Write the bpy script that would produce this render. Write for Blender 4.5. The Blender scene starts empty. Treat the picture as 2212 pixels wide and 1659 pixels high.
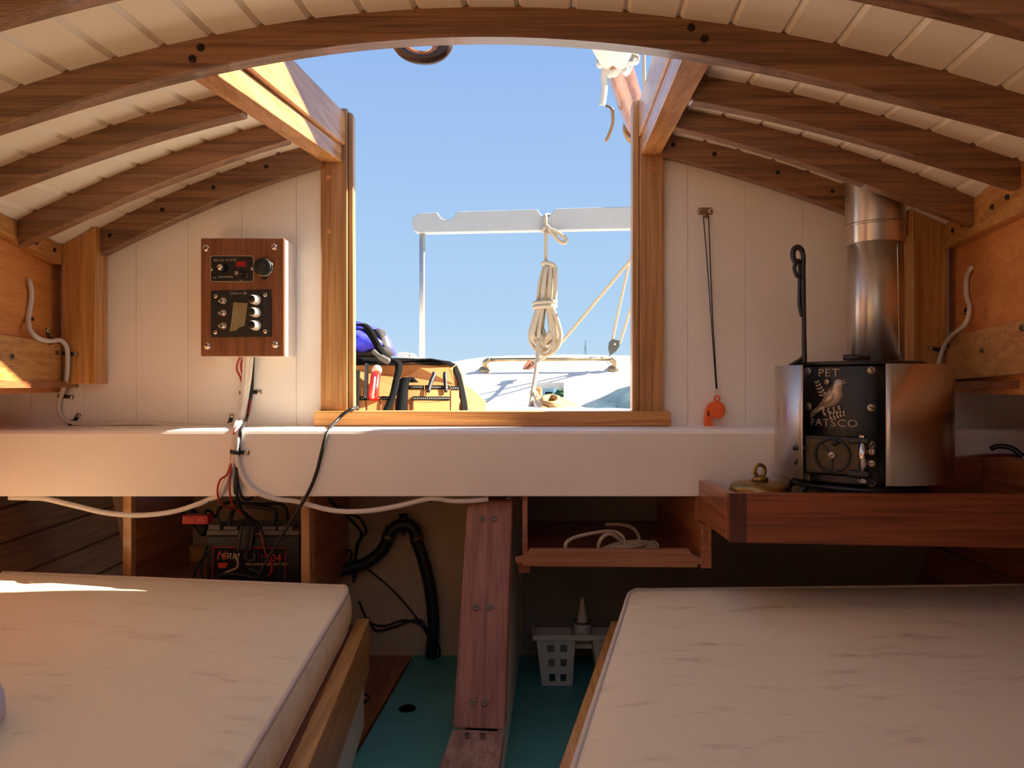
import bpy, bmesh, math, random
import numpy as np
from mathutils import Vector, Matrix
random.seed(7)
PI = math.pi
FPX, CX, CY = 1597.0, 1106.0, 829.5      # focal length and centre of the 2212 x 1659 frame
ZO = 0.75                                # camera height above the cabin sole
scn = bpy.context.scene
C = scn.collection

# ------------------------------------------------------------------ camera
cam = bpy.data.cameras.new('camera'); cam.sensor_width = 36.0; cam.lens = 36.0 * FPX / 2212.0
cam.clip_start = 0.02; cam.clip_end = 600
co = bpy.data.objects.new('camera', cam); C.objects.link(co)
co.location = (0, 0, ZO); co.rotation_euler = (PI / 2, 0, 0)
scn.camera = co
# ------------------------------------------------------------------ world: clear sky, paler at the horizon
w = bpy.data.worlds.new('sky'); scn.world = w; w.use_nodes = True
nt = w.node_tree; nt.nodes.clear()
tc = nt.nodes.new('ShaderNodeTexCoord'); sp = nt.nodes.new('ShaderNodeSeparateXYZ')
rp = nt.nodes.new('ShaderNodeValToRGB'); bg = nt.nodes.new('ShaderNodeBackground'); wo = nt.nodes.new('ShaderNodeOutputWorld')
nt.links.new(tc.outputs['Generated'], sp.inputs[0]); nt.links.new(sp.outputs['Z'], rp.inputs[0])
nt.links.new(rp.outputs[0], bg.inputs[0]); nt.links.new(bg.outputs[0], wo.inputs[0])
cr = rp.color_ramp
cr.elements[0].position = 0.0; cr.elements[0].color = (0.56, 0.74, 0.90, 1)
cr.elements[1].position = 1.0; cr.elements[1].color = (0.22, 0.40, 0.80, 1)
e = cr.elements.new(0.10); e.color = (0.45, 0.67, 0.92, 1)
e = cr.elements.new(0.42); e.color = (0.31, 0.50, 0.87, 1)
bg.inputs[1].default_value = 1.0
# ------------------------------------------------------------------ sun: low, from the right and slightly from aft
SUN_DIR = Vector((-1.0, -0.28, -0.76)).normalized()
sl = bpy.data.lights.new('sun', 'SUN'); sl.energy = 26.0; sl.color = (1.0, 0.91, 0.77); sl.angle = math.radians(0.6)
so = bpy.data.objects.new('sun', sl); C.objects.link(so)
so.rotation_euler = SUN_DIR.to_track_quat('-Z', 'Y').to_euler(); so.location = (6, 4, 6)
# ------------------------------------------------------------------ exposure
vs = scn.view_settings
vs.view_transform = 'Standard'; vs.look = 'None'; vs.exposure = 0.0; vs.gamma = 1.0; vs.use_curve_mapping = False
scn.cycles.max_bounces = 12; scn.cycles.diffuse_bounces = 8; scn.cycles.glossy_bounces = 5

# ================================================================== helpers
def V(x, y, z): return Vector((x, y, z + ZO))          # z measured from the eye level
def F(px, py, d):                                       # a point of the photo at distance d
    return Vector(((px - CX) / FPX * d, d, (CY - py) / FPX * d + ZO))
def L(*pts): return [F(*p) for p in pts]

def obj(name, bm, mat, parent=None, smooth=False, bevel=0.0, seg=2):
    me = bpy.data.meshes.new(name)
    bmesh.ops.recalc_face_normals(bm, faces=bm.faces)
    bm.to_mesh(me); bm.free()
    return put(name, me, mat, parent, smooth, bevel, seg)
def put(name, me, mat, parent=None, smooth=False, bevel=0.0, seg=2, mw=None):
    o = bpy.data.objects.new(name, me); C.objects.link(o)
    if mat and not me.materials: me.materials.append(mat)
    if smooth:
        for p in me.polygons: p.use_smooth = True
    if bevel:
        m = o.modifiers.new('bevel', 'BEVEL'); m.width = bevel; m.segments = seg; m.limit_method = 'ANGLE'; m.angle_limit = 0.6
    if mw is not None: o.matrix_world = mw
    if parent: child(o, parent)
    return o
def child(o, parent):
    o.parent = parent
    chain = Matrix.Identity(4); p = parent
    base = Matrix.LocRotScale(p.location, p.rotation_euler, p.scale) if p.parent is None else p.get('_w', None)
    if p.parent is None: o.matrix_parent_inverse = base.inverted()
    else:
        q = p.parent
        wq = Matrix.LocRotScale(q.location, q.rotation_euler, q.scale)
        wp = wq @ p.matrix_parent_inverse @ Matrix.LocRotScale(p.location, p.rotation_euler, p.scale)
        o.matrix_parent_inverse = wp.inverted()
def tag(o, label, cat, group=None):
    o['label'] = label; o['category'] = cat
    if group: o['group'] = group
    return o
def thing(name, label, cat, loc=(0, 0, 0), group=None):
    o = bpy.data.objects.new(name, None); C.objects.link(o); o.location = loc; o.empty_display_size = .05
    return tag(o, label, cat, group)
def struct(o, label=None):
    o['kind'] = 'structure'
    if label: o['label'] = label
    return o
def sempty(name, loc=(0, 0, 0), label=None):
    o = bpy.data.objects.new(name, None); C.objects.link(o); o.location = loc; o.empty_display_size = .05
    return struct(o, label)

def N(): return bmesh.new()
def hexa(bm, p):                                        # 8 points: bottom ring 0-3, top ring 4-7
    v = [bm.verts.new(q) for q in p]
    for f in ((0, 1, 2, 3), (4, 5, 6, 7), (0, 1, 5, 4), (1, 2, 6, 5), (2, 3, 7, 6), (3, 0, 4, 7)):
        bm.faces.new([v[i] for i in f])
    return bm
def box(bm, x0, x1, y0, y1, z0, z1):                    # z from eye level
    return hexa(bm, [V(x0, y0, z0), V(x1, y0, z0), V(x1, y1, z0), V(x0, y1, z0), V(x0, y0, z1), V(x1, y0, z1), V(x1, y1, z1), V(x0, y1, z1)])
def prism(bm, poly, ext):                               # closed polygon swept along ext
    ext = Vector(ext); a = [bm.verts.new(p) for p in poly]; b = [bm.verts.new(Vector(p) + ext) for p in poly]
    n = len(a); bm.faces.new(a); bm.faces.new(b[::-1])
    for i in range(n): bm.faces.new((a[i], a[(i + 1) % n], b[(i + 1) % n], b[i]))
    return bm
def fbox(bm, x0, x1, y0, y1, d, t):                     # front rectangle given in pixels at distance d, going back by t
    return prism(bm, L((x0, y1, d), (x1, y1, d), (x1, y0, d), (x0, y0, d)), (0, t, 0))
def smooth_path(pts, k=6, closed=False):
    pts = [Vector(p) for p in pts]; n = len(pts); out = []
    if n < 3: return pts
    rng = n if closed else n - 1
    for i in range(rng):
        if closed: p0, p1, p2, p3 = pts[(i - 1) % n], pts[i], pts[(i + 1) % n], pts[(i + 2) % n]
        else: p0, p1, p2, p3 = pts[max(i - 1, 0)], pts[i], pts[i + 1], pts[min(i + 2, n - 1)]
        for j in range(k):
            t = j / k
            out.append(.5 * ((2 * p1) + (p2 - p0) * t + (2 * p0 - 5 * p1 + 4 * p2 - p3) * t * t + (3 * p1 - p0 - 3 * p2 + p3) * t ** 3))
    if not closed: out.append(pts[-1])
    return out
def tube(bm, pts, r, n=8, closed=False, flat=1.0, ridge=None, k=6, sm=True):
    P = smooth_path(pts, k, closed) if sm else [Vector(p) for p in pts]
    m = len(P); rings = []; up = None
    for i in range(m):
        a = P[(i - 1) % m] if (closed or i > 0) else P[i]; b = P[(i + 1) % m] if (closed or i < m - 1) else P[i]
        t = (b - a).normalized() if (b - a).length > 1e-9 else Vector((0, 0, 1))
        if up is None:
            up = Vector((0, 1, 0)) if abs(t.y) < .9 else Vector((1, 0, 0))
        u = (up - t * up.dot(t))
        if u.length < 1e-6: u = t.orthogonal()
        u.normalize(); up = u; v = t.cross(u)
        rr = r[i * (len(r) - 1) // max(m - 1, 1)] if isinstance(r, (list, tuple)) else r
        if ridge: rr *= 1 + ridge * (1 if i % 2 else -1)
        rings.append([bm.verts.new(P[i] + u * (rr * flat * math.cos(2 * PI * j / n)) + v * (rr * math.sin(2 * PI * j / n))) for j in range(n)])
    for i in range(m if closed else m - 1):
        A, B = rings[i], rings[(i + 1) % m]
        for j in range(n): bm.faces.new((A[j], A[(j + 1) % n], B[(j + 1) % n], B[j]))
    if not closed:
        bm.faces.new(rings[0][::-1]); bm.faces.new(rings[-1])
    return bm
def ribbon(bm, pts, wv, th, k=6):                       # flat strap: width vector wv, thickness th
    P = smooth_path(pts, k); wv = Vector(wv); m = len(P); rings = []
    for i in range(m):
        a = P[max(i - 1, 0)]; b = P[min(i + 1, m - 1)]; t = (b - a).normalized()
        nn = t.cross(wv).normalized() * th / 2; h = wv / 2
        rings.append([bm.verts.new(P[i] + s) for s in (-h - nn, h - nn, h + nn, -h + nn)])
    for i in range(m - 1):
        A, B = rings[i], rings[i + 1]
        for j in range(4): bm.faces.new((A[j], A[(j + 1) % 4], B[(j + 1) % 4], B[j]))
    bm.faces.new(rings[0][::-1]); bm.faces.new(rings[-1]); return bm
def lathe(bm, prof, c, ax=(0, 0, 1), n=24, a0=0.0, a1=2 * PI):
    ax = Vector(ax).normalized(); u = ax.orthogonal().normalized(); v = ax.cross(u); c = Vector(c)
    full = abs(a1 - a0 - 2 * PI) < 1e-6; m = n if full else n + 1; rings = []
    for (r, h) in prof:
        if r < 1e-6 and full: rings.append([bm.verts.new(c + ax * h)]); continue
        rings.append([bm.verts.new(c + ax * h + (u * math.cos(a0 + (a1 - a0) * j / n) + v * math.sin(a0 + (a1 - a0) * j / n)) * r) for j in range(m)])
    for A, B in zip(rings, rings[1:]):
        for j in range(n):
            q = [A[j % len(A)], A[(j + 1) % len(A)], B[(j + 1) % len(B)], B[j % len(B)]]
            s = []
            for x in q:
                if x not in s: s.append(x)
            if len(s) > 2: bm.faces.new(s)
    if full:
        if len(rings[0]) > 1: bm.faces.new(rings[0][::-1])
        if len(rings[-1]) > 1: bm.faces.new(rings[-1])
    return bm
def frame(o, x, y):                                     # matrix with given x and y axes
    x = Vector(x).normalized(); y = Vector(y).normalized(); z = x.cross(y).normalized(); y = z.cross(x)
    return Matrix(((x.x, y.x, z.x, o[0]), (x.y, y.y, z.y, o[1]), (x.z, y.z, z.z, o[2]), (0, 0, 0, 1)))
def text_mesh(s, size, ext=.0004, space=1.0, shear=0.0):
    cu = bpy.data.curves.new('lettering', 'FONT'); cu.body = s; cu.size = size; cu.extrude = ext
    cu.space_character = space; cu.shear = shear; cu.align_x = 'CENTER'; cu.align_y = 'CENTER'; cu.resolution_u = 3
    ob = bpy.data.objects.new('lettering', cu)
    me = bpy.data.meshes.new_from_object(ob)
    bpy.data.objects.remove(ob); bpy.data.curves.remove(cu)
    return me
def text(s, size, o, mat, parent, x=(1, 0, 0), y=(0, 0, 1), ext=.0004, space=1.0, shear=0.0, wide=1.0):
    me = text_mesh(s, size, ext, space, shear)
    if wide != 1: me.transform(Matrix.Scale(wide, 4, (1, 0, 0)))
    me.transform(frame(o, x, y))
    return put('lettering', me, mat, parent)

# ------------------------------------------------------------------ materials
MATS = {}
def lin(c):
    return tuple(((v / 255) / 12.92 if v / 255 <= .04045 else ((v / 255 + .055) / 1.055) ** 2.4) for v in c) + (1,)
def newmat(name):
    m = bpy.data.materials.new(name); m.use_nodes = True; MATS[name] = m
    return m, m.node_tree, m.node_tree.nodes['Principled BSDF']
def coords(t, scale):
    tcn = t.nodes.new('ShaderNodeTexCoord'); mp = t.nodes.new('ShaderNodeMapping'); mp.inputs['Scale'].default_value = scale
    t.links.new(tcn.outputs['Object'], mp.inputs[0]); return mp
def ramp(t, fac, stops):
    r = t.nodes.new('ShaderNodeValToRGB'); t.links.new(fac, r.inputs[0])
    r.color_ramp.elements[0].position, r.color_ramp.elements[0].color = stops[0]
    r.color_ramp.elements[1].position, r.color_ramp.elements[1].color = stops[-1]
    for p, c in stops[1:-1]:
        e = r.color_ramp.elements.new(p); e.color = c
    return r
def plain(name, c, rough=.5, metal=0.0, coat=0.0, noise=0.0, nscale=30, bump=0.0, bscale=200, spec=.5):
    m, t, b = newmat(name); c = lin(c)
    b.inputs['Roughness'].default_value = rough; b.inputs['Metallic'].default_value = metal
    b.inputs['Coat Weight'].default_value = coat; b.inputs['Coat Roughness'].default_value = .08; b.inputs['Specular IOR Level'].default_value = spec
    nz = t.nodes.new('ShaderNodeTexNoise'); nz.inputs['Scale'].default_value = nscale; nz.inputs['Detail'].default_value = 4
    t.links.new(coords(t, (1, 1, 1)).outputs[0], nz.inputs['Vector'])
    k = max(noise, .03)
    r = ramp(t, nz.outputs[0], [(.3, tuple(v * (1 - k) for v in c[:3]) + (1,)), (.7, tuple(min(1, v * (1 + k)) for v in c[:3]) + (1,))])
    t.links.new(r.outputs[0], b.inputs['Base Color'])
    if bump:
        n2 = t.nodes.new('ShaderNodeTexNoise'); n2.inputs['Scale'].default_value = bscale
        t.links.new(coords(t, (1, 1, 1)).outputs[0], n2.inputs['Vector'])
        bu = t.nodes.new('ShaderNodeBump'); bu.inputs['Strength'].default_value = bump; bu.inputs['Distance'].default_value = .002
        t.links.new(n2.outputs[0], bu.inputs['Height']); t.links.new(bu.outputs[0], b.inputs['Normal'])
    return m
def wood(name, dark, light, axis='x', scale=1.0, rough=.45, coat=.3, bump=.15, ring=1.0):
    m, t, b = newmat(name); lo, hi = lin(dark), lin(light)
    s = {'x': (2.4, 70, 70), 'y': (70, 2.4, 70), 'z': (70, 70, 2.4), 'zf': (70, 6, 2.4)}[axis]
    s = tuple(v * scale for v in s)
    mp = coords(t, s)
    nz = t.nodes.new('ShaderNodeTexNoise'); nz.inputs['Scale'].default_value = 1.0; nz.inputs['Detail'].default_value = 3; nz.inputs['Distortion'].default_value = .6 * ring
    t.links.new(mp.outputs[0], nz.inputs['Vector'])
    mp2 = coords(t, tuple(v * 5 if v > 10 * scale else v * 3 for v in s))
    n2 = t.nodes.new('ShaderNodeTexNoise'); n2.inputs['Scale'].default_value = 1.0; n2.inputs['Detail'].default_value = 4
    t.links.new(mp2.outputs[0], n2.inputs['Vector'])
    mx = t.nodes.new('ShaderNodeMath'); mx.operation = 'MULTIPLY_ADD'; mx.inputs[1].default_value = .45
    t.links.new(n2.outputs[0], mx.inputs[0])
    m1 = t.nodes.new('ShaderNodeMath'); m1.operation = 'MULTIPLY'; m1.inputs[1].default_value = .58; t.links.new(nz.outputs[0], m1.inputs[0])
    t.links.new(m1.outputs[0], mx.inputs[2])
    mid = tuple((a + c) / 2 for a, c in zip(lo, hi))
    r = ramp(t, mx.outputs[0], [(.40, lo), (.5, mid), (.60, hi)])
    t.links.new(r.outputs[0], b.inputs['Base Color'])
    b.inputs['Roughness'].default_value = rough; b.inputs['Coat Weight'].default_value = coat; b.inputs['Coat Roughness'].default_value = .12
    bu = t.nodes.new('ShaderNodeBump'); bu.inputs['Strength'].default_value = bump; bu.inputs['Distance'].default_value = .001
    t.links.new(mx.outputs[0], bu.inputs['Height']); t.links.new(bu.outputs[0], b.inputs['Normal'])
    return m
def fabric(name, c, stain, seed=0, amount=.5, wrinkle=.5):
    m, t, b = newmat(name); c1, c2 = lin(c), lin(stain)
    mp = coords(t, (4, 13, 5)); mp.inputs['Location'].default_value = (seed, seed * 2, 0)
    nz = t.nodes.new('ShaderNodeTexNoise'); nz.inputs['Scale'].default_value = 1.3; nz.inputs['Detail'].default_value = 8; nz.inputs['Roughness'].default_value = .7
    t.links.new(mp.outputs[0], nz.inputs['Vector'])
    r = ramp(t, nz.outputs[0], [(.54, c1), (.60, tuple(a * (1 - amount * .3) + d * amount * .3 for a, d in zip(c1, c2))), (.66, tuple(a * (1 - amount) + d * amount for a, d in zip(c1, c2)))])
    t.links.new(r.outputs[0], b.inputs['Base Color']); b.inputs['Roughness'].default_value = .9; b.inputs['Specular IOR Level'].default_value = .2
    w2 = t.nodes.new('ShaderNodeTexNoise'); w2.inputs['Scale'].default_value = 5; w2.inputs['Detail'].default_value = 3
    t.links.new(coords(t, (1, 2.2, 1)).outputs[0], w2.inputs['Vector'])
    fn = t.nodes.new('ShaderNodeTexNoise'); fn.inputs['Scale'].default_value = 900
    t.links.new(coords(t, (1, 1, 1)).outputs[0], fn.inputs['Vector'])
    b1 = t.nodes.new('ShaderNodeBump'); b1.inputs['Strength'].default_value = wrinkle; b1.inputs['Distance'].default_value = .02
    b2 = t.nodes.new('ShaderNodeBump'); b2.inputs['Strength'].default_value = .25; b2.inputs['Distance'].default_value = .001
    t.links.new(w2.outputs[0], b1.inputs['Height']); t.links.new(fn.outputs[0], b2.inputs['Height'])
    t.links.new(b1.outputs[0], b2.inputs['Normal']); t.links.new(b2.outputs[0], b.inputs['Normal'])
    return m
def steel(name, c, rough=.25, aniso=True):
    m, t, b = newmat(name); b.inputs['Metallic'].default_value = 1.0; b.inputs['Base Color'].default_value = lin(c)
    nz = t.nodes.new('ShaderNodeTexNoise'); nz.inputs['Scale'].default_value = 1; nz.inputs['Detail'].default_value = 3
    t.links.new(coords(t, (300, 300, 4)).outputs[0], nz.inputs['Vector'])
    mr = t.nodes.new('ShaderNodeMapRange'); mr.inputs['To Min'].default_value = rough * .95; mr.inputs['To Max'].default_value = rough * 1.05
    t.links.new(nz.outputs[0], mr.inputs['Value']); t.links.new(mr.outputs[0], b.inputs['Roughness'])
    if aniso:
        b.inputs['Anisotropic'].default_value = .9; b.inputs['Anisotropic Rotation'].default_value = .25; tg = t.nodes.new('ShaderNodeTangent'); tg.direction_type = 'RADIAL'; tg.axis = 'Z'
        t.links.new(tg.outputs[0], b.inputs['Tangent'])
    return m

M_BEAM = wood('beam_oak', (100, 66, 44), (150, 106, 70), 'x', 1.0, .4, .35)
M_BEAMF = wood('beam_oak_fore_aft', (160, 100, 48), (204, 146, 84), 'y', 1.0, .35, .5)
M_OAKX = wood('golden_oak_crosswise', (178, 116, 56), (214, 154, 88), 'x', 1.0, .4, .35)
M_OAKY = wood('golden_oak_fore_aft', (170, 116, 56), (206, 152, 86), 'y', .8, .4, .35)
M_OAKZ = wood('golden_oak_upright', (158, 110, 62), (194, 146, 92), 'z', 1.0, .38, .4)
M_POST = wood('varnished_post', (176, 118, 58), (212, 158, 90), 'z', 1.3, .32, .6)
M_PANELW = wood('orange_ply', (206, 130, 64), (224, 150, 80), 'y', .7, .5, .2, .05)
M_MAHX = wood('mahogany_crosswise', (112, 56, 34), (152, 84, 52), 'x', .8, .4, .35)
M_MAHY = wood('mahogany_fore_aft', (130, 72, 42), (172, 106, 64), 'y', .8, .4, .35)
M_MAHZ = wood('mahogany_upright', (104, 54, 36), (140, 80, 54), 'z', 1.0, .55, .1)
M_PALEX = wood('cherry_fiddle', (138, 88, 60), (166, 112, 80), 'x', .7, .45, .2)
M_FACE = wood('switch_panel_wood', (116, 68, 40), (146, 92, 58), 'z', 1.0, .3, .5)
M_HULL = wood('hull_ceiling_plank', (130, 80, 45), (160, 104, 60), 'y', 1.0, .6, .1)
M_DUSTY = wood('worn_teak', (126, 92, 76), (164, 132, 114), 'y', 1.0, .75, 0)
M_TEAK = wood('teak_upright', (126, 78, 60), (158, 108, 86), 'zf', 1.2, .6, .1)
M_WHITE = plain('white_gloss_paint', (242, 236, 226), .38, coat=.1, noise=.03, nscale=6, bump=.05, bscale=60)
M_CEIL = plain('cream_ceiling_paint', (242, 230, 208), .45, noise=.03, nscale=8, bump=.05, bscale=60)
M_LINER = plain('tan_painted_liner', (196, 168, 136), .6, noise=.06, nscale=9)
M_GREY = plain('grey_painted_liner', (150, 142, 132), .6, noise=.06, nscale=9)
M_DECK = plain('white_deck_gelcoat', (206, 204, 200), .35, coat=.2, noise=.02, nscale=12)
M_TEAL = plain('teal_sole_paint', (84, 152, 146), .55, noise=.08, nscale=14)
M_MATL = fabric('cream_mattress_cloth', (246, 232, 196), (176, 142, 104), 3.1, .28, .35)
M_MATR = fabric('cream_mattress_cloth_stained', (240, 222, 188), (168, 134, 96), 11.7, .42, .25)
M_PIPE = fabric('mattress_piping_cloth', (216, 202, 184), (170, 150, 130), 5, .2, .1)
M_BLACKP = plain('black_plastic', (22, 22, 24), .4)
M_BLACKR = plain('black_rubber', (20, 20, 22), .55)
M_IRON = plain('black_cast_iron', (24, 23, 22), .42, noise=.2, nscale=80, bump=.25, bscale=400, spec=.6)
M_IRONB = plain('bronze_grey_iron', (84, 72, 52), .5, metal=.5, noise=.15, nscale=120, bump=.3, bscale=500)
M_STEEL = steel('brushed_stainless', (214, 206, 196), .34)
M_CHROME = steel('bright_metal', (222, 216, 206), .16, False)
M_DULL = steel('dull_screw_metal', (120, 104, 84), .45, False)
M_DARKSC = plain('dark_bung', (46, 30, 22), .5, metal=.3)
M_SILVERP = plain('silver_painted_relief', (196, 176, 152), .4, metal=.6, noise=.1, nscale=200)
M_BRASS = plain('aged_brass', (150, 118, 66), .35, metal=1.0, noise=.25, nscale=40)
M_BRONZE = plain('bronze_fitting', (170, 146, 112), .35, metal=.9, noise=.15)
M_CABLE = plain('white_cable_sheath', (222, 214, 202), .4)
M_REDW = plain('red_wire', (178, 34, 28), .4)
M_ORANGE = plain('orange_plastic', (240, 104, 46), .35)
M_ROPE = plain('cream_rope', (190, 172, 144), .85, noise=.12, nscale=160, bump=.8, bscale=260)
M_ROPET = plain('tan_rope', (166, 128, 84), .85, noise=.15, nscale=160, bump=.8, bscale=260)
M_CORD = plain('thin_dark_cord', (44, 34, 28), .8)
M_SAIL = plain('white_sailcloth', (204, 200, 190), .7, noise=.02)
M_BAG = plain('tan_canvas', (176, 116, 58), .85, noise=.06, nscale=25, bump=.4, bscale=900)
M_BAGT = plain('black_webbing', (18, 17, 16), .9, noise=.3, nscale=300, bump=.4, bscale=700, spec=.08)
M_STITCH = plain('pale_stitching', (128, 122, 112), .8)
M_BLUE = plain('royal_blue_nylon', (58, 62, 232), .55, noise=.08, nscale=20, bump=.2, bscale=40)
M_MESH = plain('dark_grey_mesh_cloth', (40, 35, 33), .85, noise=.3, nscale=200)
M_REDP = plain('red_translucent_plastic', (232, 36, 28), .2, coat=.4)
M_CLEARP = plain('pale_clear_plastic', (226, 180, 150), .15, coat=.4)
M_TARP = plain('slate_blue_tarp', (62, 84, 94), .45, noise=.2, nscale=12, bump=.5, bscale=30)
M_TILLER = wood('honey_tiller_wood', (170, 122, 70), (204, 156, 98), 'y', 1, .35, .4)
M_BOOM = wood('varnished_boom', (140, 78, 38), (172, 104, 56), 'y', .6, .22, .8)
M_HOLE = plain('matt_black', (10, 10, 10), .9)
M_REDLCD = plain('red_display', (150, 24, 34), .3)
M_PRINT = plain('silver_print', (170, 158, 140), .5)
M_TAPE = plain('masking_tape', (146, 132, 92), .7, noise=.15, nscale=60)
M_FUSE = plain('cream_fuse_cap', (214, 204, 184), .35)
M_BATRED = plain('battery_red_print', (196, 52, 34), .5)
M_BATWH = plain('battery_cream_print', (196, 172, 140), .5)
M_GREYP = plain('grey_plastic', (92, 88, 78), .5)
M_BASKET = plain('off_white_basket_plastic', (214, 206, 190), .45)
M_CLOTH = fabric('pale_lavender_cloth', (206, 202, 214), (180, 176, 190), 2, .3, .4)
M_WATER = plain('sea_water', (70, 104, 126), .15)
M_TREE = plain('shore_foliage', (92, 120, 72), .9, noise=.4, nscale=3)
M_ROPEK = plain('dark_red_brown_leather', (60, 34, 26), .4)

# ================================================================== roof profile from the deck beams
def fit(pts, d, deg=4):
    X = [(p[0] - CX) / FPX * d for p in pts]; Z = [(CY - p[1]) / FPX * d for p in pts]
    c = np.polyfit(X, Z, deg); return lambda x: float(np.polyval(c, x))
D0, D1, D2, D3, D4 = .827, 1.05, 1.275, 1.50, 1.72
t1 = fit([(0,204),(143,155),(247,125),(353,99),(458,76),(564,58),(673,42),(780,32),(900,23),(1110,18),(1330,23),(1500,42),(1580,55),(1694,76),(1807,98),(1925,128),(2042,157),(2162,188),(2212,205)], D1)
b1 = fit([(0,270),(141,231),(353,163),(470,140),(561,123),(651,109),(780,94),(1033,79.5),(1130,81),(1400,97),(1547,122),(1767,166),(1951,214),(2134,258),(2212,277)], D1)
t2 = fit([(0,363),(65,333),(152,301),(236,273),(323,247),(407,220),(465,209),(1521,165),(1618,180),(1714,203),(1807,227),(1905,252),(2004,282),(2101,313),(2196,344)], D2)
b2 = fit([(0,409),(176,347),(353,289),(525,245),(1492,216),(1657,249),(1840,293),(1987,337),(2134,383),(2212,407)], D2)
t3 = fit([(37,476),(81,451),(152,420),(222,388),(293,360),(368,331),(442,307),(518,284),(564,271),(1477,236),(1565,251),(1647,271),(1732,293),(1811,319),(1894,346),(1974,376),(2057,406),(2112,429)], D3)
b3 = fit([(40,525),(141,488),(282,427),(423,368),(613,300),(1459,279),(1620,317),(1767,359),(1914,411),(2024,453),(2101,488)], D3)
t4 = fit([(201,501),(220,490),(282,460),(342,431),(405,402),(469,377),(534,353),(601,331),(645,319),(1448,293),(1523,305),(1596,324),(1670,346),(1739,369),(1811,394),(1975,462)], D4)
b4 = fit([(208,552),(300,513),(409,462),(522,411),(638,372),(691,358),(1433,337),(1609,383),(1738,423),(1830,458),(1976,515)], D4)
PROF = [(D1, t1), (D2, t2), (D3, t3), (D4, t4)]
def roof(x, y):                                         # underside of the planking, above eye level
    if y <= D1: return t1(x) - (D1 - y) * .03
    for (ya, fa), (yb, fb) in zip(PROF, PROF[1:]):
        if y <= yb:
            k = (y - ya) / (yb - ya); return fa(x) * (1 - k) + fb(x) * k
    return t4(x) + (y - D4) * .08
def side_l(y): return -1.04 + .15 * (1.7 - max(y, 1.2)) + .05 * (1.2 - min(y, 1.2))           # inner face of the cabin sides
def side_r(y): return 1.0 - .28 * (1.7 - max(y, 1.2)) - .05 * (1.2 - min(y, 1.2))

# ---- shared little screws
def screw_mesh(name, r, mat, slot='cross', dome=.35):
    bm = N(); lathe(bm, [(r, 0), (r, r * .25), (r * .8, r * dome), (0, r * (dome + .08))], (0, 0, 0), (0, 0, 1), 14)
    me = bpy.data.meshes.new(name); bmesh.ops.recalc_face_normals(bm, faces=bm.faces)
    for f in bm.faces: f.smooth = True
    s = len(bm.faces)
    h = r * (dome + .10)
    for k in range(2 if slot == 'cross' else 1):
        a, b2_ = (r * .6, r * .12) if k == 0 else (r * .12, r * .6)
        q = [(-a, -b2_, 0), (a, -b2_, 0), (a, b2_, 0), (-a, b2_, 0)]
        vs_ = [bm.verts.new((x, y, h * .6)) for x, y, _ in q] + [bm.verts.new((x, y, h)) for x, y, _ in q]
        for f in ((4, 5, 6, 7), (0, 1, 5, 4), (1, 2, 6, 5), (2, 3, 7, 6), (3, 0, 4, 7)): bm.faces.new([vs_[i] for i in f])
    bm.faces.ensure_lookup_table()
    for i, f in enumerate(bm.faces):
        f.material_index = 1 if i >= s else 0
    bm.to_mesh(me); bm.free(); me.materials.append(mat); me.materials.append(M_HOLE); return me
SC_DARK = screw_mesh('bung', .0052, M_DARKSC); SC_BOLT = screw_mesh('bolt', .0058, M_DARKSC, 'slot')
SC_STEEL = screw_mesh('steel_screw', .0075, M_CHROME); SC_DULL = screw_mesh('dull_screw', .006, M_DULL)
SC_SLOT = screw_mesh('slotted_screw', .0065, M_DULL, 'slot', .2); SC_STOVE = screw_mesh('stove_screw', .0078, M_SILVERP, 'slot', .5)
def screw(me, o, nrm, parent, name='screw', s=1.0, rot=None):
    q = Vector(nrm).normalized().to_track_quat('Z', 'Y').to_matrix().to_4x4()
    a = random.uniform(0, PI) if rot is None else rot
    mw = Matrix.Translation(o) @ q @ Matrix.Rotation(a, 4, 'Z') @ Matrix.Scale(s, 4)
    return put(name, me, None, parent, mw=mw)

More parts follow.
